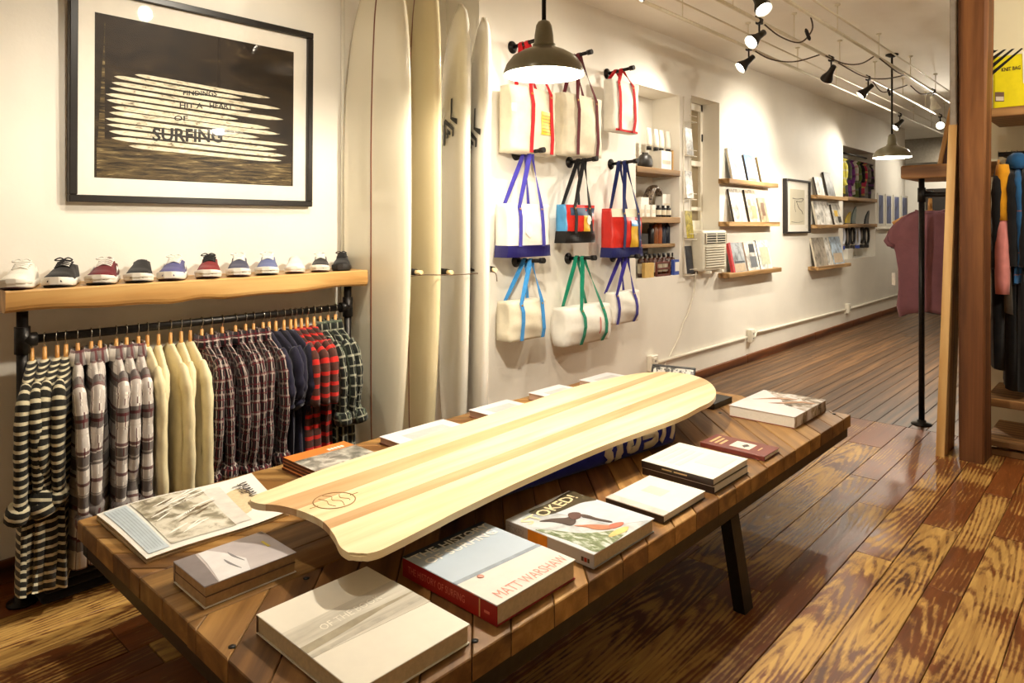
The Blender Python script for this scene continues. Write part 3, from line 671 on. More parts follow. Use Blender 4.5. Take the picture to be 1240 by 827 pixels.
e, W, L, h = book('hardcover_book', 'slim maroon book with a cream picture label on its cover', 'book', (-1.427, -1.143, 2.757, 2.912), .02, (M_MAR, M_MAR, M_MAR), 'y0', pages=M_PAGEW)
hw, hl = W / 2, L / 2
patch(e, 'cover_label', plain('cover_cream', (226, 218, 202), .4), -hw * .2, hw * .42, -hl * .5, hl * .55, h); patch(e, 'label_drawing', ID, 0, 0, 0, 0, h + .0007, poly=[(hw * .1, -hl * .1), (hw * .22, -hl * .3), (hw * .3, hl * .1), (hw * .18, hl * .3), (hw * .12, hl * .12)])
for k in range(3): patch(e, 'gold_line', IG, -hw * .82 + k * hw * .16, -hw * .74 + k * hw * .16, -hl * .6, hl * (.7 - .2 * k), h)
patch(e, 'gold_line', IG, hw * .62, hw * .66, -hl * .3, hl * .3, h)
M_FARC = photo_mat('cover_branches', [(.38, (70, 58, 46)), (.5, (164, 148, 130)), (.62, (224, 218, 214))], 9, (1, 1, 1), 5, .25, 1.5)
e, W, L, h = book('hardcover_book', 'large white book with a brown photographic jacket, at the table far corner', 'book', (-1.55, -1.222, 3.295, 3.725), .055, (plain('cover_cold_white', (226, 220, 222), .25, var=.03), M_FARC, plain('cover_rust', (140, 62, 44), .4)), 'x1', pages=M_PAGEW)
hw, hl = W / 2, L / 2
patch(e, 'jacket_photo', M_FARC, 0, 0, 0, 0, h, poly=[(hw * .25, -hl * .1), (hw, -hl * .35), (hw, hl), (-hw * .9, hl), (-hw * .4, hl * .55), (-hw * .1, hl * .35)])
for k, pl in enumerate(([(-.2, -.2), (.1, -.1), (.6, .35), (.9, .4), (.9, .5), (.5, .45), (.05, .02)], [(-.75, -.1), (-.2, .3), (.3, .5), (.3, .6), (-.3, .4)])):
    patch(e, 'driftwood_print', plain('cover_drift', (168, 120, 84), .4, var=.3), 0, 0, 0, 0, h + .0008, poly=[(hw * x_, hl * y_) for x_, y_ in pl])
# 9 large soft magazine at the near left corner (wavy pages)
e = thing('open_magazine', 'large white magazine with a beach photograph of crowded longboards, at the table corner', 'magazine', (-2.29, .99, TZT))
def magz(u, v): return .016 + .007 * math.sin(v * 5.5 + .4) * (1 - .3 * u) + .004 * math.sin(u * 4 + v * 3)
MX0, MX1, MY0, MY1 = -2.515, -2.085, .742, 1.27
def rr(u, v):
    """rounded far corner"""
    y1 = MY1 - (.09 if u > .9 else 0) * 0
    return MX0 + (MX1 - MX0) * u, MY0 + (y1 - MY0) * v + (-.085 * (u) * v)
def top(u, v):
    x_, y_ = rr(u, v); return Vector((x_, y_, TZT + magz(u, v)))
b = MB(); b.grid(top, 20, 24); b.build('top_page', plain('page_matte_white', (232, 228, 220), .5, var=.03), e, solid=0)
b = MB()
for z0, z1, ins in ((0, .55, 0), (.6, .97, .002)):
    ring0 = [(0, j / 24) for j in range(24)] + [(i / 20, 1) for i in range(20)] + [(1, 1 - j / 24) for j in range(24)] + [(1 - i / 20, 0) for i in range(20)]
    r0 = []; r1 = []
    for u, v in ring0:
        x_, y_ = rr(ins + u * (1 - 2 * ins), ins + v * (1 - 2 * ins)); zz = magz(u, v)
        r0.append(Vector((x_, y_, TZT + zz * z0))); r1.append(Vector((x_, y_, TZT + zz * z1)))
    b.loft([r0, r1], True, False)
b.build('page_block', M_PAGES, e)
def on_page(u0, u1, v0, v1, off): return lambda a, c: top(u0 + (u1 - u0) * a, v0 + (v1 - v0) * c) + Vector((0, 0, off))
b = MB(); b.grid(on_page(.03, .92, .18, .62, .002), 20, 24); b.build('beach_photo', photo_mat('print_beach', [(.3, (86, 78, 62)), (.45, (150, 142, 122)), (.55, (206, 200, 184)), (.75, (224, 220, 208))], 16, (1, 1, 1), 6, .5), e)
b = MB(); b.grid(on_page(.03, .95, .03, .16, .002), 20, 12); b.build('text_column', plain('print_blue_grey', (196, 208, 216), .5, var=.05), e)
b = MB(); b.grid(on_page(.1, .9, .62, .74, .002), 20, 12); b.build('caption_panel', plain('print_greige', (212, 206, 198), .5), e)
MPB = plain('print_board_white', (240, 238, 230), .5); MPD = plain('print_board_dark', (110, 92, 68), .5)
for k in range(26):                                   # printed longboards, all pointing the same way
    u = .1 + .74 * R.random(); v = .2 + .3 * R.random(); ln = .10 + .1 * R.random(); wd = .016 + .012 * R.random(); sl = -.10
    def bp(a, c, u=u, v=v, ln=ln, wd=wd, sl=sl):
        ww = wd * math.sin(PI * min(max(a, .02), .98)) ** .5; return top(min(.97, u + sl * a + (c - .5) * ww), min(.64, v + ln * a)) + Vector((0, 0, .0035))
    b = MB(); b.grid(bp, 8, 1); b.build('printed_board', MPB if k % 3 else MPD, e)
for k in range(6):
    b = MB(); b.grid(on_page(.08 + .0, .9, .045 + k * .018, .050 + k * .018, .003), 20, 1); b.build('text_line', plain('print_text_grey', (168, 180, 190), .5), e)
b = MB(); O = top(.16, .80) + Vector((0, 0, .003)); lettering(b, 'THE', O, (.10, 0, 0), (0, .028, 0), .0)
for k in range(4):
    q_ = lambda a, c, k=k: top(.16 + .09 * k + a, .87 + c) + Vector((0, 0, .003))
    b.tube(spline([q_(0, .05), q_(.01, .0), q_(.04, .0), q_(.05, .045), q_(.075, .0)], 4), .0016, 4)
b.build('lettering', ID, e)
# 10 orange magazine stack, 11..14 white books along the wall side
M_ORG = plain('cover_orange', (206, 122, 54), .4, var=.06); M_RUST = plain('cover_redbrown', (120, 60, 40), .5)
M_GREY = photo_mat('print_grey', [(.35, (90, 88, 82)), (.5, (150, 146, 136)), (.65, (206, 202, 192))], 18)
for k in range(4):
    e, W, L, h = book('magazine', ('orange magazine with a grey photo strip, on top of the stack behind the wooden board' if k == 3 else 'orange magazine, ' + ('at the bottom', 'second from the bottom', 'third from the bottom')[k] + ' of the stack behind the wooden board'), 'magazine', (-2.495 + R.uniform(-.006, .006), -2.27, 1.39 + R.uniform(-.006, .006), 1.672), .0115, (M_ORG, M_RUST, M_RUST), 'x0', z=TZT + k * .0117, pages=plain('page_rust', (112, 70, 50), .7), ct=.001, group='orange magazines in the stack')
    if k == 3:
        patch(e, 'photo_strip', M_GREY, -W * .16, W * .5, -L * .5, L * .5, h)
        for k2 in range(5): patch(e, 'title_letter', IW, -W * .32, -W * .23, L * (.1 + .055 * k2), L * (.14 + .055 * k2), h + .0001)
for rect, hh, lb in (((-2.485, -2.215, 1.842, 2.215), .03, 'white framed-cover photo book behind the wooden board, by the surfboards'), ((-2.50, -2.25, 2.40, 2.68), .035, 'white book on the table behind the middle of the wooden board'), ((-2.50, -2.22, 2.85, 3.12), .04, 'white book on the table under the hanging duffel bags'), ((-2.47, -2.2, 3.27, 3.56), .045, 'white book on the table behind the wooden board nose')):
    e, W, L, h = book('hardcover_book', lb, 'book', rect, hh, (plain('cover_lilac_white', (226, 222, 224), .3, var=.02), M_PAGEW, M_RUST), 'y1', pages=plain('page_pinkish', (190, 160, 140), .7))
    patch(e, 'cover_photo', plain('cover_soft_grey', (196, 194, 192), .35, var=.06), -W * .26, W * .3, -L * .3, L * .33, h)
# 15 black book and small framed card behind the nose
e, W, L, h = book('hardcover_book', 'black book at the far table end beside the wooden board nose', 'book', (-1.93, -1.655, 3.35, 3.56), .03, (M_BLACK, M_BLACK, M_BLACK), 'x1', pages=plain('page_dark', (84, 74, 62), .7))
e = thing('framed_card', 'small black-framed patterned card propped at the far table end', 'frame', (-2.05, 3.60, TZT), .25)
Mx = Matrix.Translation((0, 0, 0)) @ Matrix.Rotation(-.5, 4, 'X')
for x0, x1, z0, z1 in ((-.13, .13, 0, .012), (-.13, .13, .128, .14), (-.13, -.118, .012, .128), (.118, .13, .012, .128)):
    b = MB(); b.box(x0, x1, -.006, .006, z0, z1, .002, M=Mx); b.build('frame_bar', M_BLACK, e, local=True)
b = MB(); b.box(-.118, .118, -.002, .002, .012, .128, M=Mx); b.build('card', photo_mat('print_card', [(.45, (60, 56, 50)), (.5, (214, 210, 200))], 40), e, local=True)

# ------------------------------------------------------------------ laminated wooden board with a rounded nose
BZ = .585
outl = [(303, 602), (342, 587), (400, 565), (520, 526), (640, 487), (704, 466), (769, 452.6), (808, 450.5), (833, 453), (853, 459), (864, 467.5), (867, 477), (861, 486), (846, 493.5), (820, 506.5), (737, 537), (640, 578), (560, 616), (526, 633.5), (480, 657), (455, 668), (430, 671), (413, 663), (405, 648), (393, 633), (377, 623.5), (356, 616), (335, 611.5), (316, 610), (305, 607)]
wp = [at_z(x, y, BZ) for x, y in outl]
poly = [(p.x, p.y) for p in spline(wp, 5, True)]
wb = thing('wooden_surfboard', 'pale laminated wooden surfboard with two darker stripes and a burnt circle emblem', 'surfboard', (sum(p[0] for p in poly) / len(poly), sum(p[1] for p in poly) / len(poly), BZ - .02))
def lat(p, q):
    """line through two pixels on the board -> a, b, c with a*x+b*y=c"""
    A, B = at_z(*p, BZ), at_z(*q, BZ); n = Vector((B.y - A.y, -(B.x - A.x))); n.normalize(); return n.x, n.y, n.x * A.x + n.y * A.y
cuts = [lat((335, 606), (700, 483)), lat((362, 616), (700, 491.5)), lat((400, 628), (845, 459)), lat((416, 634), (862, 463))]
M_PAL = wood('paulownia_pale', (226, 196, 144), (238, 216, 172), (246, 230, 194), 1, 26, .38, 5, .12, .4, .05, .03)
M_DRK = wood('cedar_stripe', (190, 148, 100), (206, 166, 120), (218, 182, 138), 1, 26, .38, 5, .12, .4, .05, .03)
M_PRT = M_PAL
bands = [(None, cuts[0]), (cuts[0], cuts[1]), (cuts[1], cuts[2]), (cuts[2], cuts[3]), (cuts[3], None)]
import itertools
for i, (lo, hi) in enumerate(bands):
    pl = poly
    if lo: pl = sub_poly(pl, -lo[0], -lo[1], -lo[2])
    if hi: pl = sub_poly(pl, *hi)
    cx = sum(p[0] for p in pl) / len(pl); cy = sum(p[1] for p in pl) / len(pl)
    b = MB(); b.prism(pl, BZ - .02, BZ)
    # soften only the outer rim
    def outer(e_):
        for v in e_.verts:
            for c_ in (lo, hi):
                if c_ and abs(c_[0] * v.co.x + c_[1] * v.co.y - c_[2]) < 1e-5: return False
        return abs(e_.verts[0].co.z - e_.verts[1].co.z) < 1e-6
    es = [e_ for e_ in b.bm.edges if outer(e_)]
    bmesh.ops.bevel(b.bm, geom=es, offset=.006, segments=2, affect='EDGES')
    o = b.build('dark_strip' if i in (1, 3) else 'pale_strip', M_DRK if i in (1, 3) else M_PAL, wb)
M_BURN = plain('burnt_mark', (150, 112, 62), .6)
C = at_z(405, 606, BZ); rad = (at_z(431, 604, BZ) - at_z(380, 607, BZ)).length / 2
b = MB()
for r_ in (rad,):
    ring = [(C.x + r_ * math.cos(2 * PI * k / 40), C.y + r_ * math.sin(2 * PI * k / 40)) for k in range(40)]
    b.tube([(p[0], p[1], BZ + .0002) for p in ring + ring[:1]], .0018, 5, caps=False)
b.tube([(C.x, C.y + rad * 1.35, BZ + .0002), (C.x, C.y + rad * .9, BZ + .0002)], .0013, 5); b.tube([(C.x, C.y - rad * 1.35, BZ + .0002), (C.x, C.y - rad * .9, BZ + .0002)], .0013, 5)
b.tube(spline([(C.x + rad * x_, C.y + rad * y_, BZ + .0002) for x_, y_ in ((-.9, -.1), (-.5, .15), (-.1, -.05), (.3, .2), (.85, .0))], 5), .0012, 5)
b.tube(spline([(C.x + rad * x_, C.y + rad * y_, BZ + .0002) for x_, y_ in ((-.7, -.45), (-.2, -.3), (.2, -.45), (.65, -.35))], 5), .0012, 5)
b.tube(spline([(C.x + rad * x_, C.y + rad * y_, BZ + .0002) for x_, y_ in ((-.5, .6), (-.1, .4), (.3, .6), (.5, .55))], 5), .0012, 5)
b.build('burnt_emblem', M_BURN, wb)

# ------------------------------------------------------------------ rolled navy towel with white letter pattern under the board
M_NAVY = cloth('towel_navy', (34, 40, 140), var=.2); M_TWH = cloth('towel_white', (222, 212, 190), var=.06)
towel = thing('folded_towel', 'folded navy towel with bold white wavy lettering under the wooden surfboard', 'towel', (-1.80, 2.2, TZT))
A = at_z(815, 536, TZT + .005); Bq = at_z(590, 608, TZT + .005)
ax = (A - Bq); ax.z = 0; Lt = ax.length + .25; ax.normalize(); side = Vector((ax.y, -ax.x, 0)); TH = BZ - .022 - TZT; TW = .30
def tow(t, s_):
    """t along 0..1 from the lettered end, s_ around the front profile 0..1 (table to top)"""
    prof = [(-.004, .004), (.010, TH * .2), (.013, TH * .5), (.008, TH * .85), (-.012, TH)]
    k = s_ * 4; i = min(3, int(k)); f_ = k - i
    o_ = prof[i][0] * (1 - f_) + prof[i + 1][0] * f_; z_ = prof[i][1] * (1 - f_) + prof[i + 1][1] * f_
    return A - ax * (Lt * t) + side * o_ + Vector((0, 0, z_ - .005))
b = MB(); rings = []
for i in range(25):
    t_ = i / 24; front = [tow(t_, j / 8) for j in range(9)]; top_ = front[-1] - side * (TW - .03); low = front[0] - side * (TW - .02)
    rings.append(front + [top_, top_ - side * .018 - Vector((0, 0, TH * .3)), low - side * .01 + Vector((0, 0, .01)), low])
b.loft(rings); b.build('towel_body', M_NAVY, towel)
def tw_shape(pts, th=.002):
    b = MB(); P = [tow(x_ / Lt, y_ / TH) + side * .0015 for x_, y_ in pts]
    b.face([b.bm.verts.new(p) for p in P]); b.build('white_letter', M_TWH, towel, solid=.003)
# a run of chunky letters, x metres from the end, y height
U = TH
def strip(pts, w_):
    b = MB(); b.grid(lambda a, c: tow(max(.001, (lambda p: p[0] + (c - .5) * w_ * p[2])(sp(pts, a))) / Lt, min(.97, max(.02, sp(pts, a)[1] + (c - .5) * w_ * sp(pts, a)[3] / U))) + side * .002, 18, 2)
    b.build('white_letter', M_TWH, towel, solid=.003)
def sp(pts, a):
    k = a * (len(pts) - 1); i = min(len(pts) - 2, int(k)); f_ = k - i
    x_ = pts[i][0] * (1 - f_) + pts[i + 1][0] * f_; y_ = pts[i][1] * (1 - f_) + pts[i + 1][1] * f_
    d = Vector((pts[i + 1][0] - pts[i][0], (pts[i + 1][1] - pts[i][1]) * U)); d.normalize()
    return x_, y_, -d.y, d.x
strip([(.43, .9), (.41, .66), (.44, .5), (.41, .3), (.42, .04)], .034)
strip([(.06, .80), (.2, .80), (.30, .82), (.36, .78), (.37, .6), (.35, .45), (.37, .3), (.36, .06)], .034)
strip([(.24, .8), (.245, .5), (.26, .32), (.30, .30), (.31, .5), (.28, .56)], .026)
strip([(.22, .62), (.14, .62), (.125, .45), (.16, .32), (.21, .3)], .028)
strip([(.075, .82), (.08, .5), (.10, .3)], .024)
strip([(.012, .95), (.015, .6), (.03, .3)], .022)
# ------------------------------------------------------------------ thick plank shelf on a pipe rail
SX0, SX1, SY0, SY1, SZ0, SZ1 = WL + .002, -3.0, .595, 2.155, 1.078, 1.163
M_SHELF = wood('shelf_pine', (146, 102, 48), (190, 144, 82), (218, 180, 116), 1, 11, .45, 3, .2, .4, .12, .02)
b = MB(); rings = []
for i in range(41):                                   # live-edge underside along the front
    t_ = i / 40; y = SY0 + (SY1 - SY0) * t_
    lo = SZ0 + .006 * math.sin(t_ * 7 + 1) + .012 * math.exp(-((t_ - .45) / .05) ** 2) - .01 * math.exp(-((t_ - .36) / .06) ** 2) + .004 * math.sin(t_ * 23)
    fx = SX1 + .004 * math.sin(t_ * 11)
    rings.append([Vector(p) for p in ((SX0, y, SZ0), (fx - .02, y, lo - .002), (fx - .004, y, lo + .008), (fx, y, lo + .02), (fx, y, SZ1 - .006), (fx - .005, y, SZ1), (SX0, y, SZ1))])
b.loft(rings); o = b.build('plank_shelf', M_SHELF, smooth=False); tag(o, 'thick live-edge wooden shelf plank holding a row of sneakers', 'shelf')
RX, RZ = -3.07, .972
rail = thing('clothes_rail', 'black iron pipe clothes rail under the thick sneaker shelf', 'clothes rail', (RX, 1.38, 0))
yl, yr = at_x(27, 400, RX).y, at_x(421, 372, RX).y
for yy in (yl, yr):
    b = MB(); b.tube([(RX, yy, 0), (RX, yy, SZ0)], .019, 12); b.build('upright', M_PIPE, rail)
    b = MB(); b.tube([(RX, yy, RZ - .05), (RX, yy, RZ + .05)], .026, 12); b.tube([(RX, yy, RZ), (RX, yy + (.045 if yy == yl else -.045), RZ)], .026, 12); b.build('tee_fitting', M_PIPE, rail)
    b = MB(); b.lathe([(.05, 0), (.05, .008), (.026, .012), (.026, .03)], (RX, yy, 0), 16); b.build('floor_flange', M_PIPE, rail)
b = MB(); b.tube([(RX, yl, RZ), (RX, yr, RZ)], .0165, 12); b.build('rail_bar', M_PIPE, rail)

# ------------------------------------------------------------------ sneakers
M_RUB = plain('rubber_white', (232, 226, 214), .5, var=.03); M_RUBK = plain('rubber_black', (28, 25, 24), .5); M_GUM = plain('rubber_dark_red', (60, 20, 18), .6)
M_LACEW = plain('lace_white', (236, 232, 222), .8); M_LACEK = plain('lace_black', (26, 24, 24), .8)
def canv(n, c): return cloth('canvas_' + n, c, var=.1)
def outline(t):
    """half width of a shoe at t (0 heel .. 1 toe)"""
    ks = [(0, .026), (.05, .033), (.2, .037), (.45, .037), (.7, .048), (.85, .048), (.94, .038), (.985, .022), (1, .008)]
    for (a, wa), (c, wc) in zip(ks, ks[1:]):
        if t <= c: f_ = (t - a) / (c - a); f_ = f_ * f_ * (3 - 2 * f_); return wa + (wc - wa) * f_
    return .01
def sneaker(label, pos, rot, upper, sole=None, laces=None, slip=False, stripe=None, toe=None, lining=None, under=None, size=1):
    """toe points along local +x; 0.28 m long"""
    e = thing('sneaker', label, 'shoe', pos, rot, 'sneakers on the plank shelf'); Ls = .275; sole = sole or M_RUB
    bend = lambda t: .006 * math.sin(t * PI)
    lift = lambda t: max(0, t - .72) ** 2 * .12
    b = MB(); rings = []
    for i in range(21):                               # sole
        t_ = .002 + i / 20 * .996; w_ = outline(t_) + .005; x_ = -Ls / 2 + Ls * t_; z0 = lift(t_) + .004; z1 = .028 + lift(t_) * .9 + (.006 if t_ > .8 else 0)
        cy = bend(t_)
        rings.append([Vector((x_, cy + a * w_, z)) for a, z in ((-.95, z0), (-1, z0 + .005), (-1, z1 - .003), (-.92, z1), (.92, z1), (1, z1 - .003), (1, z0 + .005), (.95, z0))])
    b.loft(rings); b.build('sole', sole, e, local=True)
    b = MB(); rings = []
    for i in range(21):
        t_ = .002 + i / 20 * .996; w_ = outline(t_) + .001; x_ = -Ls / 2 + Ls * t_; z0 = lift(t_)
        rings.append([Vector((x_, bend(t_) + a * w_, z)) for a, z in ((-.95, z0), (-.95, z0 + .0045), (.95, z0 + .0045), (.95, z0))])
    b.loft(rings); b.build('outsole', under or M_GUM, e, local=True)
    # upper: closed cap over toe, open collar behind
    def topz(t):
        ks = [(0, .083), (.12, .078), (.28, .074), (.36, .088), (.45, .092), (.6, .076), (.75, .060), (.88, .052), (.96, .044), (1, .034)]
        for (a, za), (c, zc) in zip(ks, ks[1:]):
            if t <= c: f_ = (t - a) / (c - a); return za + (zc - za) * f_
        return .03
    b = MB(); rings = []; n = 12
    for i in range(25):
        t_ = .012 + i / 24 * .976; w_ = outline(t_) + .0005; x_ = -Ls / 2 + Ls * t_; zt = topz(t_) + lift(t_) * .3; ring = []
        opened = t_ < .40
        for k in range(n + 1):
            a = k / n * PI; cy, sy = math.cos(a), math.sin(a)
            if opened:
                k2 = min(k, n - k) / (n / 2); yy = (1 if k < n / 2 else -1) * (w_ - .012 * k2 ** 1.5); zz = .024 + (zt - .024) * min(1, k2 * 1.25)
                if k2 > .8: yy = (1 if k < n / 2 else -1) * (w_ - .012 - .008 * (k2 - .8) / .2); zz = zt - .05 * max(0, (k2 - .8)) / .2
                if k == n / 2: yy = 0; zz = .034
            else:
                p = .72; yy = w_ * (abs(cy) ** p) * (1 if cy > 0 else -1) * (1 - .10 * sy); zz = .022 + (zt - .022) * (sy ** p)
            ring.append(Vector((x_, bend(t_) + yy, zz)))
        rings.append(ring)
    b.loft(rings, closed=False, cap0=True, cap1=True); b.build('upper', upper, e, local=True, smooth=True)
    b = MB(); b.loft([[Vector((-Ls / 2 + .01 + .02 * 0 + .26 * Ls * 0 + x_, y_, z_)) for x_, y_, z_ in r_] for r_ in (
        [(.0, -.018, .082), (.0, .018, .082), (.003, .018, .083), (.003, -.018, .083)], [(.0, -.02, .03), (.0, .02, .03), (.003, .02, .03), (.003, -.02, .03)])]); b.build('heel_tab', lining or upper, e, local=True)
    e.scale = (size,) * 3
    if not slip:
        b = MB(); rings = []
        for i in range(7):                            # tongue
            t_ = .34 + i * .045; x_ = -Ls / 2 + Ls * t_; z = topz(t_) + .004 + (.014 if i == 0 else .004 if i == 1 else 0); w_ = .021
            rings.append([Vector((x_, bend(t_) + a * w_, z + dz)) for a, dz in ((-1, -.004), (0, .001), (1, -.004), (1, -.006), (0, -.003), (-1, -.006))])
        b.loft(rings); b.build('tongue', lining or upper, e, local=True)
        lm = laces or M_LACEW
        for i in range(5):
            t_ = .42 + i * .052; x_ = -Ls / 2 + Ls * t_; z = topz(t_) + .0065
            b = MB(); b.tube(spline([(x_ + .003, bend(t_) - .026, z - .010), (x_, bend(t_), z), (x_ - .003, bend(t_) + .026, z - .010)], 4), .0032, 6); b.build('lace', lm, e, local=True)
        t_ = .43; x_ = -Ls / 2 + Ls * t_; z = topz(t_) + .009
        b = MB()
        for s_ in (-1, 1): b.tube(spline([(x_, 0, z), (x_ - .005, s_ * .014, z + .006), (x_ + .004, s_ * .030, z - .002), (x_ + .010, s_ * .018, z - .004), (x_, 0, z)], 5), .0026, 5)
        b.build('lace_bow', lm, e, local=True)
    if stripe:
        for s_ in (-1, 1):
            b = MB(); pts = []
            for t_, zf in ((.22, .35), (.34, .62), (.42, .40), (.52, .68), (.62, .5)):
                w_ = outline(t_); pts.append(Vector((-Ls / 2 + Ls * t_, bend(t_) + s_ * (w_ * (1.0 - .1 * zf) + .0035), .022 + (topz(t_) - .022) * zf)))
            b.ribbon(spline(pts, 3), (0, 0, 1), .010, .002); b.build('side_stripe', stripe, e, local=True)
    if toe:
        b = MB(); rings = []
        for i in range(8):
            t_ = .84 + i / 7 * .158; w_ = outline(t_) + .0062; x_ = -Ls / 2 + Ls * t_ + .003
            rings.append([Vector((x_, bend(t_) + a * w_, .016 + lift(t_) + z)) for a, z in ((-.9, 0), (-1.0, .004), (-1, .014), (-.9, .018), (.9, .018), (1, .014), (1, .004), (.9, 0))])
        b.loft(rings); b.build('toe_bumper', toe, e, local=True)
    return e
def shoe_pos(px, back=.0):
    p = at_x(px, 340, -3.125 - back); return (p.x, p.y, SZ1)
R0 = math.radians
sneaker('all-white lace-up sneaker at the end of the sneaker shelf', shoe_pos(25), R0(-24), canv('white', (232, 226, 214)), toe=M_RUB)
sneaker('black leather lace-up sneaker with white sole beside the all-white pair end', shoe_pos(76), R0(-26), canv('black', (34, 31, 30)), laces=M_LACEK, lining=plain('lining_white', (220, 214, 204), .8), under=M_RUBK)
sneaker('maroon sneaker with white laces and a white zigzag side stripe', shoe_pos(126), R0(-27), canv('maroon', (98, 22, 30)), stripe=M_LACEW, toe=M_RUB, under=M_RUBK)
sneaker('black canvas slip-on sneaker with white sole', shoe_pos(169), R0(-24), canv('black2', (24, 22, 24)), slip=True, toe=M_RUB, under=M_RUBK)
sneaker('purple-blue sneaker with white tongue and laces', shoe_pos(210), R0(-30), canv('violet', (84, 82, 128)), stripe=M_LACEW, lining=plain('lining_white', (220, 214, 204), .8))
sneaker('dark red sneaker with black laces and black collar', shoe_pos(252), R0(-26), canv('brick', (122, 32, 34)), laces=M_LACEK, lining=M_LACEK, toe=M_RUB)
sneaker('slate grey-blue sneaker with white toe cap, next to the dark red one', shoe_pos(288), R0(-27), canv('slate', (66, 66, 86)), lining=plain('lining_white', (220, 214, 204), .8), toe=M_RUB)
sneaker('faded denim-blue sneaker with white laces', shoe_pos(323), R0(-30), canv('denim', (92, 100, 140)), lining=plain('lining_white', (220, 214, 204), .8), toe=M_RUB, under=M_RUBK)
sneaker('all-white slip-on sneaker between the blue and the black ones', shoe_pos(356), R0(-30), canv('white', (232, 226, 214)), slip=True, toe=M_RUB, size=.9)
sneaker('charcoal sneaker with white laces and white sole near the conduit', shoe_pos(387), R0(-33), canv('char', (52, 48, 46)), lining=plain('lining_white', (220, 214, 204), .8), toe=M_RUB, size=.9)
sneaker('all-black sneaker with black sole in front of the conduit', shoe_pos(413), R0(-35), canv('black2', (24, 22, 24)), sole=M_RUBK, laces=M_LACEK, under=M_RUBK, size=.9)

# ------------------------------------------------------------------ shirts on wooden hangers
M_HW = wood('hanger_wood', (168, 110, 50), (206, 150, 82), (226, 178, 110), 0, 14, .35, 2, .1, .5, .03, .05)
def hanger_mesh():
    b = MB(); pts = [(-.19, 0, -.062), (-.12, 0, -.022), (-.03, 0, .0), (0, 0, .006), (.03, 0, .0), (.12, 0, -.022), (.19, 0, -.062)]
    b.tube(spline(pts, 4), .011, 8, flat=.6, up=(0, 0, 1)); return b
hng = None
def hang(pos, label, rot=0, group='wooden hangers on the pipe rail'):
    """clothes hanger: bar and hook; pos is the rail centre"""
    global hng
    if hng is None:
        hng = thing('clothes_hanger', label, 'hanger', pos, rot, group)
        b = hanger_mesh(); bm_ = b.bm
        bmesh.ops.translate(bm_, verts=bm_.verts[:], vec=(0, 0, -.115)); b.build('hanger_bar', M_HW, hng, local=True)
        b = MB(); b.tube([(0, 0, -.12), (0, 0, -.032)], [.013, .010], 8, flat=.7); b.build('hanger_neck', M_HW, hng, local=True)
        b = MB(); b.tube(spline([(0, 0, -.036), (0, 0, -.022), (.017, 0, -.008), (.0195, 0, .006), (.010, 0, .018), (-.006, 0, .0195), (-.018, 0, .010)], 5), .0019, 6); b.build('hook', M_CHROME, hng, local=True)
        return hng
    c = copy_tree(hng); c.location = pos; c.rotation_euler = (0, 0, rot); c['label'] = label; c['group'] = group; return c
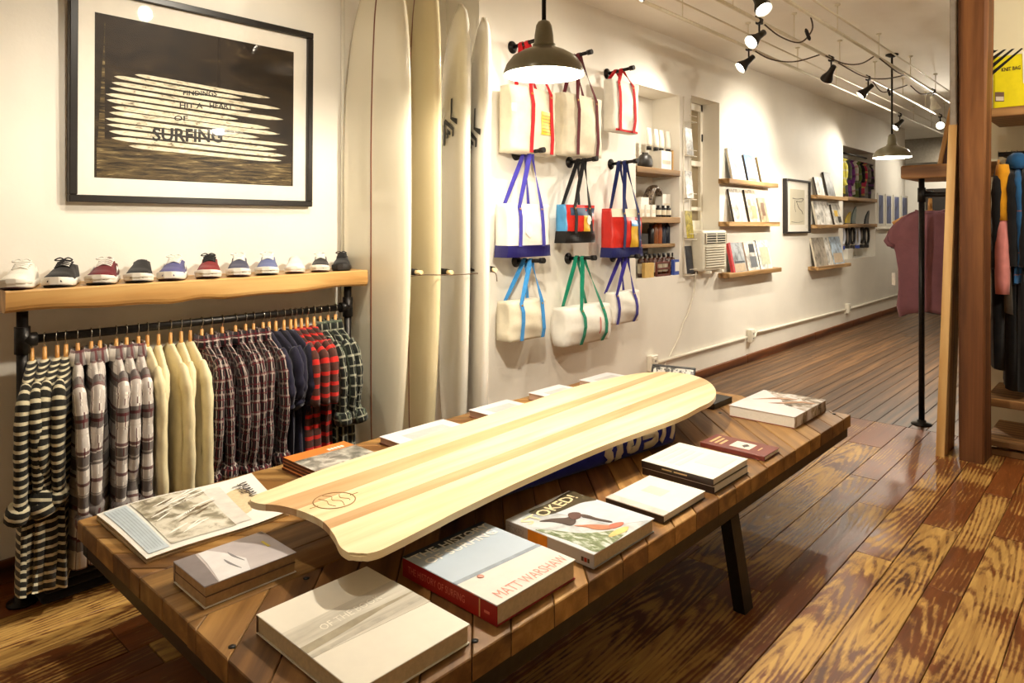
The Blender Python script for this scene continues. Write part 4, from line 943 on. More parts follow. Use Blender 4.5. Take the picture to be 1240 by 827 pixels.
def garment(name, label, cat, pos, rot, mats, length=.74, half=.20, thick=.022, sleeve=.55, group=None, seed=0, roll=0, collar=True, sl_r=.044, hem=.0, cuff=None, twist=0):
    """hung garment: local x across the shoulders, y through the thickness; parts body, sleeves (> cuff), collar"""
    rn = random.Random(seed); e = thing(name, label, cat, (pos[0], pos[1], pos[2]), rot, group); m0 = mats; zt = -.076
    n = 28; rings = []; ph = rn.uniform(0, 6); kf = rn.choice([5, 6, 7])
    lv = [(-.004, .045, .5), (-.022, .085, .62), (-.045, .145, .8), (-.075, half * .98, .95), (-.12, half * 1.02, 1), (-.2, half, 1.05), (-.32, half * .98, 1.15), (-.45, half * .98, 1.2), (-.58, half * 1.0, 1.25), (-length, half * 1.03, 1.35)]
    lv = [l for l in lv if l[0] > -length + .05] + [(-length, half * 1.03, 1.35)]
    for z, a, tk in lv:
        ring = []
        for k in range(n):
            th = 2 * PI * k / n; f_ = min(1, max(0, (-z - .1) / .3))
            y = thick * tk * math.sin(th) * (1 + .0 * f_) + thick * .55 * f_ * math.sin(kf * th / 2 * 1.0 + ph + z * 3) * abs(math.cos(th)) ** .3
            x = a * math.copysign(abs(math.cos(th)) ** .8, math.cos(th)) + .010 * f_ * math.sin(z * 9 + ph)
            ring.append(Vector((x, y, zt + z + (hem * (math.cos(th)) if z == -length else 0) + (.008 * math.sin(3 * th + ph) if z == -length else 0))))
        rings.append(ring)
    b = MB(); b.loft(rings, cap0=True, cap1=True); b.build('body', m0, e, local=True, smooth=True)
    for s_ in (1, -1):
        if not sleeve: break
        j = rn.uniform(-.012, .012); L_ = sleeve * rn.uniform(.93, 1.05)
        if L_ > .3: P = [(half * .88, 0, -.07), (half * 1.06, j * .3, -.115), (half * 1.13, j, -.20), (half * 1.12 + rn.uniform(-.01, .015), j * 1.4, -.20 - (L_ - .2) * .35), (half * 1.08 + rn.uniform(-.02, .02), j * 1.6, -.20 - (L_ - .2) * .7), (half * 1.05 + rn.uniform(-.03, .02), j * 2, -.0 - L_)]
        else: P = [(half * .85, 0, -.065), (half * 1.1, j, -.11), (half * 1.2, j, -.17), (half * 1.2, j, -.06 - L_)]
        path = spline([(s_ * x * (1 if s_ > 0 else .9), y, zt + z) for x, y, z in P], 4); m_ = len(path)
        rs = [sl_r * (.55 + .45 * min(1, i / 5)) * (1 - .22 * i / m_) * (1 + .07 * math.sin(i * 1.7 + ph)) for i in range(m_)]
        b = MB(); b.tube(path, rs, 12, up=(1, 0, 0), flat=.52); sl = b.build('sleeve', m0, e, local=True, smooth=True)
        if roll and s_ > 0:                           # rolled or buttoned cuff
            c = path[-1]; d = (path[-1] - path[-3]).normalized(); tilt = Vector((rn.uniform(-.3, .3), rn.uniform(-.5, .5), 0)); r_ = sl_r * .85 * roll
            b = MB(); q0 = c - d * .03; q1 = c + (d + tilt).normalized() * .035
            b.tube([q0, q0 + (q1 - q0) * .15, q0 + (q1 - q0) * .5, q0 + (q1 - q0) * .85, q1], [r_ * .8, r_ * 1.05, r_ * 1.12, r_ * 1.06, r_ * .8], 12, up=(1, 0, 0), flat=.72); b.build('cuff', cuff or m0, sl, local=True, smooth=True)
    if collar:
        b = MB(); rings = []
        for k in range(13):                           # folded collar around the neck opening
            a = -PI * .9 + k / 12 * PI * 1.8 + (PI if False else 0); cx, cy = .052 * math.cos(a), thick * .95 * math.sin(a); dr = Vector((math.cos(a), .5 * math.sin(a), 0))
            base = Vector((cx, cy, zt - .018)); rings.append([base, base + Vector((0, 0, .036)), base + dr * .006 + Vector((0, 0, .040)), base + dr * .030 + Vector((0, 0, -.016)), base + dr * .026 + Vector((0, 0, -.018))])
        b.loft(rings); b.build('collar', cuff or m0, e, local=True, smooth=True)
    return e
P_STRIPE = cloth('jersey_stripe', (34, 32, 26), (('v', 33, .1, .36, (206, 196, 166), 1),))
P_WHITE = cloth('flannel_white', (240, 233, 224), (('u', 9, .0, .30, (140, 124, 120), .45), ('v', 7, .1, .34, (60, 48, 50), .8), ('u', 9, .62, .10, (88, 30, 34), .85), ('v', 9, .7, .10, (88, 30, 34), .85), ('v', 9, .25, .05, (200, 190, 180), .7)))
P_CREAM = cloth('cream_cotton', (234, 220, 178), (), var=.08)
P_DARK = cloth('flannel_dark', (26, 18, 22), (('u', 30, .0, .18, (190, 176, 166), .75), ('v', 19, .3, .16, (176, 160, 150), .5), ('u', 26, .5, .16, (96, 26, 34), .8), ('v', 26, .75, .16, (96, 26, 34), .7)))
P_NAVY = cloth('navy_jersey', (30, 28, 48), (), var=.15)
P_RED = cloth('red_stripe_jersey', (74, 42, 34), (('v', 20, .2, .34, (190, 36, 28), 1),))
P_GREEN = cloth('flannel_green', (24, 27, 23), (('u', 22, .1, .18, (170, 170, 150), .8), ('v', 22, .4, .18, (170, 170, 150), .7), ('u', 11, .6, .2, (64, 76, 60), .8)))
xs = (42, 57.6, 73, 83.7, 98, 114.5, 125, 145, 157.5, 172, 183, 196.5, 211, 224, 235, 249, 261, 274, 290, 302.5, 312, 323.5, 331, 339, 349, 357, 363, 370, 377, 385.5, 393, 402.5, 411.5)
kinds = 'SSSSWWWWWWCCCCCDDDDDDDNNNNRRRRGGG'
spec = {'S': ('striped_shirt', 'black and cream striped long-sleeve shirt on the pipe rail', 'shirt', P_STRIPE, dict(length=.80, half=.195, sleeve=.50, roll=1.15, collar=False, sl_r=.05, thick=.026), 'striped shirts on the rail'),
        'W': ('plaid_shirt', 'white flannel shirt with dark and red plaid on the pipe rail', 'shirt', P_WHITE, dict(length=.76, sleeve=.56, roll=1.1, sl_r=.047), 'white plaid shirts on the rail'),
        'C': ('cream_shirt', 'plain cream cotton shirt on the pipe rail', 'shirt', P_CREAM, dict(length=.80, sleeve=.70, roll=0, collar=False, sl_r=.045), 'cream shirts on the rail'),
        'D': ('plaid_shirt', 'dark maroon and black small-check flannel shirt on the pipe rail', 'shirt', P_DARK, dict(length=.74, sleeve=.55, roll=1.2, sl_r=.044), 'dark plaid shirts on the rail'),
        'N': ('navy_shirt', 'plain navy short-sleeve shirt on the pipe rail', 'shirt', P_NAVY, dict(length=.68, sleeve=.33, collar=False, sl_r=.05), 'navy shirts on the rail'),
        'R': ('red_striped_shirt', 'brown short-sleeve shirt with red stripes on the pipe rail', 'shirt', P_RED, dict(length=.66, sleeve=.28, collar=False, sl_r=.052), 'red striped shirts on the rail'),
        'G': ('plaid_shirt', 'black and green checked flannel shirt at the surfboard end of the pipe rail', 'shirt', P_GREEN, dict(length=.66, sleeve=.42, roll=1.2, sl_r=.05), 'green checked shirts on the rail')}
ref = {'S': 'the white plaid shirts', 'W': 'the striped shirts', 'C': 'the white plaid shirts', 'D': 'the cream shirts', 'N': 'the dark plaid shirts', 'R': 'the navy shirts', 'G': 'the red striped shirts'}
short = {'S': 'black and cream striped shirt', 'W': 'white plaid flannel shirt', 'C': 'plain cream cotton shirt', 'D': 'dark maroon small-check flannel shirt', 'N': 'plain navy short-sleeve shirt', 'R': 'brown shirt with red stripes', 'G': 'black and green checked flannel shirt'}
for i, (px, k) in enumerate(zip(xs, kinds)):
    yy = at_x(px, 425, RX + .04).y; nm, lb, ct_, m_, kw, gp = spec[k]
    rz = R0(R.uniform(-4, 4)) - {'S': .36, 'W': .24, 'C': .2}.get(k, .13)
    j = i - kinds.index(k)
    if k == 'S': j = 3 - j
    hang((RX, yy, RZ), 'wooden hanger holding the %s %s from %s' % (ORD[j], short[k].replace('black and cream ', '').replace('plain ', '').replace('black and green ', '').replace(' flannel', '').replace(' short-sleeve', ''), ref[k]), rz)
    garment(nm, '%s on the pipe rail, %s from %s' % (short[k], ORD[j], ref[k]), ct_, (RX, yy, RZ), rz, m_, group=gp, seed=i * 3 + 1, **kw)

# dark folded cloth piles on the floor under the shirts
M_DKC = cloth('dark_denim', (26, 24, 28), var=.3)
for i, (yy, lb) in enumerate(((.86, 'dark folded jeans on the floor under the striped shirts'), (1.25, 'dark folded jeans on the floor under the cream shirts'))):
    e = thing('folded_pile', lb, 'pile', (-3.12, yy, 0))
    for k in range(3):
        b = MB(); b.box(-.14, .14, -.16 + .01 * k, .16 - .008 * k, .002 + k * .034, .034 + k * .034, .014, seg=3); b.build('fold', M_DKC, e, local=True, smooth=True)

# ------------------------------------------------------------------ framed photograph
PY0, PY1, PZ0, PZ1 = .862, 1.985, 1.495, 2.412
pic = thing('framed_photograph', 'large black-framed photograph of stacked longboards lettered SURFING', 'picture', (WL, (PY0 + PY1) / 2, PZ0))
fw = .03; M_FR = plain('frame_black', (26, 21, 18), .35, var=.2)
for y0, y1, z0, z1 in ((PY0, PY1, PZ1 - fw, PZ1), (PY0, PY1, PZ0, PZ0 + fw), (PY0, PY0 + fw, PZ0 + fw, PZ1 - fw), (PY1 - fw, PY1, PZ0 + fw, PZ1 - fw)):
    b = MB(); b.box(WL + .002, WL + .042, y0, y1, z0, z1, .003); b.build('frame_bar', M_FR, pic)
b = MB(); b.box(WL + .012, WL + .02, PY0 + fw, PY1 - fw, PZ0 + fw, PZ1 - fw); b.build('mat_board', plain('mat_white', (238, 232, 220), .7, var=.02), pic)
QA, QB = at_x(112, 215, WL), at_x(352, 227, WL); ZT = at_x(353, 64.4, WL).z
qy0, qy1, qz0, qz1 = QA.y, QB.y, QA.z, ZT
XP = WL + .0205
t = NT('photo_sepia_dark'); v = t.coords((1, 1, 2.5)); nz = t.noise(v, 5, 6, .65, .5)
c = t.ramp(nz, [(.35, srgb(22, 15, 8)), (.6, srgb(50, 38, 24)), (.8, srgb(96, 80, 54))])
M_PHD = t.fin(c, .5, 0, .2)
b = MB(); b.box(WL + .019, XP, qy0, qy1, qz0, qz1); b.build('photo_print', M_PHD, pic)
QW, QH = qy1 - qy0, qz1 - qz0
def ph(u, v, d=.0006): return Vector((XP + d, qy0 + QW * u, qz0 + QH * v))     # u left-right, v bottom-top
t = NT('photo_sepia_light'); v = t.coords((1, 9, 26), rnd=7); nz = t.noise(v, 2.2, 5, .7, .8)
M_PHL = t.fin(t.ramp(nz, [(.30, srgb(58, 46, 30)), (.43, srgb(206, 196, 168)), (.7, srgb(240, 234, 214))]), .5, 0, .2)
t = NT('photo_sepia_sand'); v = t.coords((1, 1.5, 16)); nz = t.noise(v, 5, 6, .7, .5)
M_PHS = t.fin(t.ramp(nz, [(.38, srgb(24, 17, 9)), (.55, srgb(92, 76, 48)), (.72, srgb(176, 158, 112))]), .5, 0, .2)
b = MB(); b.grid(lambda a, c_: ph(a * .98 + .01, .005 + c_ * (.2 + .05 * math.sin(a * 5 + .5)), .0003), 12, 2); b.build('printed_sand', M_PHS, pic)
rows = [(.145, .93, .205, .030), (.07, .96, .245, .033), (.06, .90, .285, .036), (.05, .97, .325, .030), (.045, .80, .36, .033), (.06, .92, .40, .034), (.07, .86, .435, .036), (.05, .68, .475, .030), (.045, .94, .51, .035), (.06, .75, .55, .028), (.07, .92, .585, .032), (.08, .70, .625, .030), (.17, .86, .655, .028)]
for i, (u0, u1, vv, hh) in enumerate(rows):
    def bd(a, c_, u0=u0, u1=u1, vv=vv, hh=hh, i=i):
        u = u0 + (u1 - u0) * a; tp = min(1, (a * 14) ** .5, ((1 - a) * 10) ** .7) * hh
        sag = -.03 * (a - .1) + .035 * max(0, a - .7) ** 2 * 6 * .3
        return ph(u, vv + sag + (c_ - .5) * tp * .8, .0006)
    b = MB(); b.grid(bd, 40, 1); b.build('printed_longboard', M_PHL, pic)
M_PHI = plain('photo_ink', (20, 14, 9), .6)
def ph_txt(txt, x0, x1, y0, y1, bold, dy=0):
    b = MB(); O = at_x(x0, y1, XP + .0014); lettering(b, txt, O, at_x(x1, y1 + dy, XP + .0014) - O, at_x(x0, y0, XP + .0014) - O, bold); b.build('printed_lettering', M_PHI, pic)
ph_txt('SURFING', 184, 269, 154, 171, .03, 2); ph_txt('HEART', 253, 281, 124.5, 131, .02, 1); ph_txt('HIT A', 217, 245, 124, 130.5, .02, 1); ph_txt('OF', 210, 227, 140, 146.5, .02); ph_txt('FINDINGS', 221, 262, 109.5, 115.5, .02, 1)
b = MB(); b.grid(lambda a, c_: ph(.012 + .03 * a + .03 * c_ * (1 - a), .18 + .8 * c_, .0005), 2, 8); b.build('printed_post', M_PHS, pic)
b = MB(); b.face([b.bm.verts.new((WL + .026, y, z)) for y, z in ((PY0 + fw, PZ0 + fw), (PY1 - fw, PZ0 + fw), (PY1 - fw, PZ1 - fw), (PY0 + fw, PZ1 - fw))]); b.build('glass_pane', M_PANE, pic)

pic.rotation_euler = (0, .013, 0)                     # hangs with its top slightly off the wall

# ------------------------------------------------------------------ four tall surfboards on edge between pegs
def board_mat(name, col): return plain(name, col, .22, var=.025, scale=3, spec=.5, Coat_Weight=.5, Coat_Roughness=.08)
BM = [board_mat('resin_cream', (240, 232, 208)), board_mat('resin_yellowed', (234, 220, 180)), board_mat('resin_white', (240, 235, 222)), board_mat('resin_white2', (242, 237, 226))]
M_STR = plain('stringer_brown', (126, 66, 30), .4)
def longboard(label, Yc, Xc, L, wmax, mat, lean=0, twist=0, stringer=True, logo=None, th=.07, nose=.36):
    e = thing('surfboard', label, 'surfboard', (Xc, Yc, .012), twist, 'tall surfboards standing on edge along the wall')
    def hwid(t):                                      # plan shape, 0 tail .. 1 nose
        if t < .5: return wmax / 2 * (.52 + .48 * math.sin(PI / 2 * min(1, t / .5)) ** .8) if t > .03 else wmax / 2 * .5 * (t / .03) ** .4
        k = (t - .5) / .5; return wmax / 2 * max(.0, 1 - k ** 3.6) ** .52
    rings = []; N = 48; n = 20
    for i in range(N + 1):
        t_ = .0015 + .997 * (i / N); t_ = t_ if i not in (0, N) else (.0004 if i == 0 else .9996)
        hw_ = max(.004, hwid(t_)); tk = th / 2 * min(1, .35 + 3 * min(t_, 1 - t_) ** .7); z = L * t_; rk = lean * (z - .2) + .10 * max(0, t_ - .6) ** 2 * 3 + .02 * max(0, .2 - t_)
        ring = []
        for k in range(n):
            a = 2 * PI * k / n; x = hw_ * math.copysign(abs(math.cos(a)) ** .62, math.cos(a)); y = tk * math.copysign(abs(math.sin(a)) ** .85, math.sin(a))
            ring.append(Vector((x, y + rk, z)))
        rings.append(ring)
    b = MB(); b.loft(rings); b.build('board_body', mat, e, local=True, smooth=True)
    def face_pt(x, z, off=.0008):
        t_ = z / L; hw_ = hwid(t_); tk = th / 2 * min(1, .35 + 3 * min(t_, 1 - t_) ** .7); rk = lean * (z - .2) + .10 * max(0, t_ - .6) ** 2 * 3 + .02 * max(0, .2 - t_)
        c_ = min(.999, abs(x) / max(hw_, .01)); ca = c_ ** (1 / .62); sa = math.sqrt(max(0, 1 - ca * ca)); return Vector((x, rk - tk * sa ** .85 - off, z))
    if stringer:
        b = MB(); rings = []
        for i in range(41):
            z = L * (.01 + .98 * i / 40); p = face_pt(0, z); rings.append([p + Vector((-.005, 0, 0)), p + Vector((.005, 0, 0)), p + Vector((.005, .003, 0)), p + Vector((-.005, .003, 0))])
        b.loft(rings); b.build('stringer', M_STR, e, local=True)
    if logo:
        xc, zc, s_ = logo
        shapes = ([(.02, .5), (.12, .5), (.12, .08), (.5, .0), (.5, -.13), (.38, -.09), (.02, .05)], [(-.5, .06), (-.38, .1), (.3, -.18), (.3, -.36), (.18, -.36), (.18, -.22), (-.36, -.02), (-.36, -.5), (-.5, -.5)], [(-.24, -.12), (.06, -.24), (.06, -.32), (-.12, -.26), (-.12, -.36), (-.24, -.36)])
        for sh in shapes:
            b = MB(); b.face([b.bm.verts.new(face_pt(xc + x * s_ * .92, zc + z * s_, .004)) for x, z in sh]); bmesh.ops.triangulate(b.bm, faces=b.bm.faces[:]); b.build('emblem', M_BLACK, e, local=True, smooth=False)
    return e
longboard('cream longboard with a brown stringer line, first of the four beside the sneaker shelf', 2.205, -3.0, 2.80, .53, BM[0], twist=.07)
longboard('yellowed cream longboard standing second from the sneaker shelf', 2.451, -2.985, 2.86, .54, BM[1], twist=-.17)
longboard('white longboard with a black angular emblem, third from the sneaker shelf', 2.707, -2.95, 2.665, .53, BM[2], twist=-.42, logo=(.045, 1.975, .255), stringer=False)
longboard('white longboard with a black angular emblem, nearest the hanging bags', 2.745, -2.80, 2.565, .46, BM[3], twist=-.5, logo=(.06, 1.905, .255), stringer=False)
M_DOW = wood('dowel_pale', (206, 176, 120), (226, 200, 150), (236, 214, 172), 0, 20, .5, 2)
tips = []
for i, (px, py) in enumerate(((497, 331), (531, 331), (560.5, 329), (588, 327))):
    tip = at_x(px + 12, py, -2.665); an = (0, .21, .44, .52)[i]; k_ = min((tip.x - WL) / math.cos(an), (STEPY - tip.y) / math.sin(an) if an > .3 else 9); dv_ = Vector((math.cos(an), -math.sin(an), 0)); tip = tip + Vector((math.sin(an), math.cos(an), 0)) * (.042, .045, .06, 0)[i] - dv_ * (.04, .04, .04, 0)[i]; P0 = tip - dv_ * k_
    e = thing('board_peg', ('pipe peg with pale dowel tip behind the ' + ('first', 'second', 'third', 'last')[i] + ' tall surfboard'), 'peg', P0, 0, 'pegs between the surfboards')
    b = MB(); b.tube([P0, tip - dv_ * .045], .017, 10); b.build('pipe_sleeve', M_PIPE, e)
    b = MB(); b.tube([tip - dv_ * .05, tip], .011, 10); b.build('dowel_tip', M_DOW, e)
    b = MB(); b.lathe([(.04, 0), (.04, .008), (.02, .012)], n=14, M=Matrix.Translation(P0) @ (Matrix.Rotation(PI / 2, 4, 'Y') if P0.y < STEPY - .01 else Matrix.Rotation(PI / 2, 4, 'X'))); b.build('wall_flange', M_PIPE, e)
    tips.append(Vector((tip.x - .008, tip.y, tip.z - .013)))
st = at_x(449, 332, -3.02); b = MB(); b.tube(spline([st, st + (tips[0] - st) * .5 + Vector((0, 0, -.02))] + tips + [tips[-1] + Vector((.01, .01, -.05))], 6), .0028, 6)
tag(b.build('retaining_cord', plain('cord_brown', (92, 70, 50), .8)), 'thin brown cord strung across the peg tips in front of the surfboards', 'cord')
# ------------------------------------------------------------------ pipe hooks and canvas bags on the long wall
M_CANV = cloth('canvas_natural', (226, 216, 192), var=.07); M_CANW = cloth('canvas_bleached', (240, 236, 226), var=.05)
M_BRASS = plain('brass_rivet', (200, 160, 80), .3, .9)
def strapm(n, c): return cloth('strap_' + n, c, var=.12)
def hook(Y, Z, label, L=.235, rise=.012):
    e = thing('pipe_hook', label, 'hook', (WR, Y, Z), 0, 'black pipe hooks on the long wall')
    Mx = Matrix.Rotation(PI / 2, 4, 'Y')
    b = MB(); b.lathe([(.040, 0), (.040, .007), (.020, .010), (.020, .022)], n=16, M=Mx); b.build('wall_flange', M_PIPE, e, local=True)
    b = MB(); b.tube([(.0, 0, 0), (L, 0, rise)], .0125, 10); b.build('pipe', M_PIPE, e, local=True)
    b = MB(); b.tube([(L - .03, 0, rise - .002), (L + .005, 0, rise)], .018, 10); b.build('end_cap', M_PIPE, e, local=True)
def bag(name, label, px, py, X1, depth, hookYZ, straps, body_m, strap_m, bottom=None, bottom_h=0, topband=None, patches=(), taper=.0, bulge=.02, strap_w=.03, group=None, sag=.0, duffel=False, rivets=True, extra=None, bottom_flare=.0):
    """px = left/right pixels of the front face, py = top/bottom pixels; front face at X1, hung from hookYZ.
       straps = pixel x of the two front straps"""
    xm = (px[0] + px[1]) / 2
    Y0, Y1 = at_x(px[0], py[0], X1).y, at_x(px[1], py[0], X1).y
    Z1, Z0 = at_x(xm, py[0], X1).z, at_x(xm, py[1], X1).z
    W, Hh = Y1 - Y0, Z1 - Z0; Yc = (Y0 + Y1) / 2
    e = thing(name, label, 'bag', (X1 - depth / 2, Yc, Z0), 0, group)
    def prof(v):
        """depth and width factor at height v"""
        if duffel: d = math.sin(PI * min(1, max(0, .10 + v * .80))) ** .6; return .35 + .65 * d, .97 + .03 * d
        return 1 - taper * .6 * v - .45 * max(0, v - .55) ** 2, 1 - taper * (1 - v) if taper < 0 else 1 - taper * (1 - v) * .6
    def front(u, v, off=0):                           # u 0..1 along y, v 0..1 up
        dp, wf = prof(v); a = 2 * u - 1
        x = X1 - depth / 2 + (depth / 2) * dp * (1 - .12 * abs(a) ** 6) + bulge * (1 - a * a) * math.sin(PI * min(1, max(0, v))) + .004 * math.sin(9 * u + 5 * v) + .003 * math.sin(17 * v + 4 * u)
        return Vector((x + off, Yc + a * W / 2 * wf, Z0 + Hh * v + sag * (a * a) * (v > .9)))
    rings = []; nv = 14; nu = 12
    for j in range(nv + 1):
        v = j / nv; dp, wf = prof(v); rg = [front(i / nu, v) for i in range(nu + 1)]
        xb_ = X1 - depth / 2 - depth / 2 * dp
        sides = 4; last = rg[-1]; first = rg[0]
        for k in range(1, sides + 1): f_ = k / (sides + 1); rg.append(Vector((last.x + (xb_ - last.x) * f_, last.y + .012 * math.sin(PI * f_) * math.sin(v * 6) * (v > bottom_h + .08), last.z)))
        for i in range(nu + 1): a = 1 - 2 * i / nu; rg.append(Vector((xb_, Yc + a * W / 2 * wf, Z0 + Hh * v)))
        for k in range(1, sides + 1): f_ = k / (sides + 1); rg.append(Vector((xb_ + (first.x - xb_) * f_, first.y - .012 * math.sin(PI * f_) * math.sin(v * 6 + 1) * (v > bottom_h + .08) - (.012 if duffel else 0) * math.sin(PI * f_), first.z)))
        rings.append(rg)
    b = MB(); b.loft(rings); b.build('body', body_m, e, smooth=True)
    if bottom:
        nb = max(2, int(nv * bottom_h + .5)); rr_ = []
        for j in range(7):
            v = bottom_h * j / 6; fl = bottom_flare * (1 - j / 6)
            rg = [front(i / nu, v, .003) for i in range(nu + 1)]; dp, wf = prof(v); xb_ = X1 - depth / 2 - depth / 2 * dp - .001
            yl_, yr_ = rg[0].y - .003 - fl, rg[-1].y + .003 + fl
            rg[0].y = yl_; rg[-1].y = yr_
            rg += [Vector((xb_, yr_, rg[0].z)), Vector((xb_, yl_, rg[0].z))]; rr_.append(rg)
        b = MB(); b.loft(rr_); b.build('base_panel', bottom, e, smooth=False)
    if topband:
        b = MB(); b.grid(lambda a, c_: front(a, 1 - .17 * c_, .003), 12, 2); b.build('top_band', topband, e)
    for pi_, (pm, u0, u1, v0, v1, nm) in enumerate(patches):
        b = MB(); b.grid(lambda a, c_: front(u0 + (u1 - u0) * a, v0 + (v1 - v0) * c_, .0032 + .0012 * pi_), 8, 8); b.build(nm, pm, e)
    hy, hz = hookYZ; us = [min(.97, max(.03, (at_x(s_, py[0], X1).y - Y0) / W)) for s_ in straps]
    hx0 = WR + .10
    for si, side_ in enumerate((1, 0)):               # front loop, then rear loop
        xs_ = .018 if side_ else -.018; pts = []; wv = []
        if side_:
            for v in (bottom_h * .9 if bottom else .01, .25, .5, .75, .95): pts.append(front(us[0], v, .0105)); wv.append((0, 1, 0))
        else:
            pts.append(Vector((X1 - depth * .95, Yc + (us[0] - .5) * W - .02, Z1 - .01))); wv.append((0, 1, 0))
        hx = hx0 + (.03 if side_ else -.02)
        s0 = pts[-1]; top_ = Vector((hx, hy, hz + .017))
        mid = s0.lerp(top_, .5)
        pts += [s0.lerp(top_, .25), mid, s0.lerp(top_, .82) , Vector((hx, hy - .014, hz + .006)), top_]; wv += [(.25, 1, 0), (.55, .8, 0), (.9, .35, 0), (1, 0, 0), (1, 0, 0)]
        s1 = front(us[1], .95, .0105) if side_ else Vector((X1 - depth * .95, Yc + (us[1] - .5) * W, Z1 - .01))
        pts += [Vector((hx, hy + .014, hz + .006)), top_.lerp(s1, .18), top_.lerp(s1, .5), top_.lerp(s1, .75), s1]; wv += [(1, 0, 0), (.9, -.35, 0), (.55, -.8, 0), (.25, -1, 0), (0, -1, 0)]
        if side_:
            for v in (.75, .5, .25, bottom_h * .9 if bottom else .01): pts.append(front(us[1], v, .0105)); wv.append((0, -1, 0))
        b = MB(); b.ribbon(pts, wv, strap_w, .003); b.build('strap', strap_m, e, smooth=False)
    if rivets:
        for u in us:
            p = front(u, .9, .0125); b = MB(); b.lathe([(.008, 0), (.007, .002), (.0, .003)], n=10, M=Matrix.Translation(p) @ Matrix.Rotation(PI / 2, 4, 'Y')); b.build('rivet', M_BRASS, e)
    if extra: extra(e, front)
    return e, front
HK = {}
for k, (Y, Z, lb) in dict(a1=(3.265, 2.535, 'black pipe hook holding the red-strapped canvas bag with yellow patch'), a2=(3.80, 2.555, 'black pipe hook holding the maroon-strapped canvas bag'), a3=(4.32, 2.535, 'black pipe hook holding the small red-strapped white tote'),
    b1=(3.30, 1.853, 'black pipe hook holding the white tote with royal blue straps'), b2=(3.86, 1.838, 'black pipe hook holding the patchwork tote'), b3=(4.37, 1.858, 'black pipe hook holding the red and yellow tote'),
    c1=(3.30, 1.165, 'black pipe hook holding the light-blue-strapped canvas bag'), c2=(3.845, 1.163, 'black pipe hook holding the green-strapped duffel'), c3=(4.395, 1.155, 'black pipe hook holding the white bag with purple-blue straps')).items():
    hook(Y, Z, lb); HK[k] = (Y, Z + .004)
XF = -2.84
S_RED, S_MAR, S_ROY, S_BLK, S_NVY, S_SKY, S_GRN, S_PUR = strapm('red', (190, 26, 34)), strapm('maroon', (88, 26, 34)), strapm('royal', (66, 60, 160)), strapm('black', (26, 24, 26)), strapm('navy', (30, 40, 90)), strapm('sky', (60, 140, 206)), strapm('green', (20, 130, 100)), strapm('purple', (58, 48, 140))
def sail(n, c): return plain('sailcloth_' + n, c, .35, var=.12, scale=14, bump=.15)
YEL = sail('yellow_print', (222, 186, 40))
def yellow_lines(e, front):
    for k in range(6):
        b = MB(); b.grid(lambda a, c_: front(.60 + .26 * a, .34 + .05 * k + .008 * c_, .0042), 4, 1); b.build('print_line', plain('print_olive', (140, 110, 30), .6), e)
    b = MB(); b.grid(lambda a, c_: front(-.005 + .09 * a, .6 + .12 * c_, .004), 2, 2); b.build('side_tab', M_CANW, e)
bag('canvas_bag', 'cream canvas bag with red straps and a yellow printed patch behind the pendant lamp', (621, 673), (107, 186), XF, .11, HK['a1'], (642, 666), M_CANV, S_RED, patches=((YEL, .58, .88, .30, .66, 'yellow_patch'),), group='bags on the wall', extra=yellow_lines, taper=-.02)
bag('canvas_bag', 'cream canvas bag with maroon straps', (684, 729), (116, 189), XF, .10, HK['a2'], (698, 721), M_CANV, S_MAR, group='bags on the wall', taper=-.02)
bag('canvas_bag', 'small white canvas tote with red straps tilting beside the bottle niche', (743, 774), (99, 160), -2.82, .09, HK['a3'], (749, 766), M_CANW, S_RED, group='bags on the wall', taper=.06, patches=((S_RED, .05, .95, .0, .04, 'red_piping'),))
def tag_card(e, front):
    p = front(.34, .50, .012); b = MB(); b.face([b.bm.verts.new(p + Vector((0, y, z))) for y, z in ((0, .05), (.06, .03), (.055, -.03), (.03, -.045), (-.01, -.01))]); b.build('price_tag', plain('tag_white', (240, 236, 228), .6), e, solid=.002)
bag('tote_bag', 'white tote with royal blue straps, navy base and a white price tag', (616, 666), (247, 311), XF, .11, HK['b1'], (628, 655), M_CANW, S_ROY, bottom=sail('royal_base', (30, 27, 92)), bottom_h=.22, group='bags on the wall', extra=tag_card, bottom_flare=.01)
A_, B_, C_ = sail('red', (206, 44, 34)), sail('yellow', (226, 178, 52)), sail('blue', (76, 150, 200))
def logo_spot(e, front):
    b = MB(); b.face([b.bm.verts.new(front(.70 + .10 * math.cos(k * PI / 6), .60 + .13 * math.sin(k * PI / 6), .009)) for k in range(12)]); b.build('white_logo', plain('tag_white', (240, 236, 228), .6), e, solid=.001)
bag('tote_bag', 'patchwork sailcloth tote in red, yellow and blue with black straps and black base', (686, 720), (248, 294), XF, .09, HK['b2'], (695, 713), C_, S_BLK, bottom=sail('black', (26, 24, 24)), bottom_h=.31, group='bags on the wall', bottom_flare=.012, extra=logo_spot,
    patches=((A_, .02, .99, .3, .995, 'red_panel'), (sail('steel_blue', (62, 82, 110)), .12, .98, .72, .92, 'blue_band'), (B_, .50, .86, .30, .72, 'yellow_panel'), (C_, .74, .9, .30, .46, 'blue_corner')))
bag('tote_bag', 'red and yellow sailcloth tote with cream top, navy straps and navy base', (742, 778), (253, 311), XF, .10, HK['b3'], (754, 772), A_, S_NVY, bottom=sail('navy_base', (28, 34, 92)), bottom_h=.20, topband=M_CANV, group='bags on the wall', bottom_flare=.014,
    patches=((B_, .52, .92, .2, .64, 'yellow_panel'), (C_, .52, .92, .64, .76, 'blue_panel')))
bag('canvas_bag', 'cream canvas bag with light blue straps below the white royal-blue tote', (619, 661), (364, 411), XF, .12, HK['c1'], (630, 655), M_CANV, S_SKY, group='bags on the wall', bulge=.03, taper=-.03)
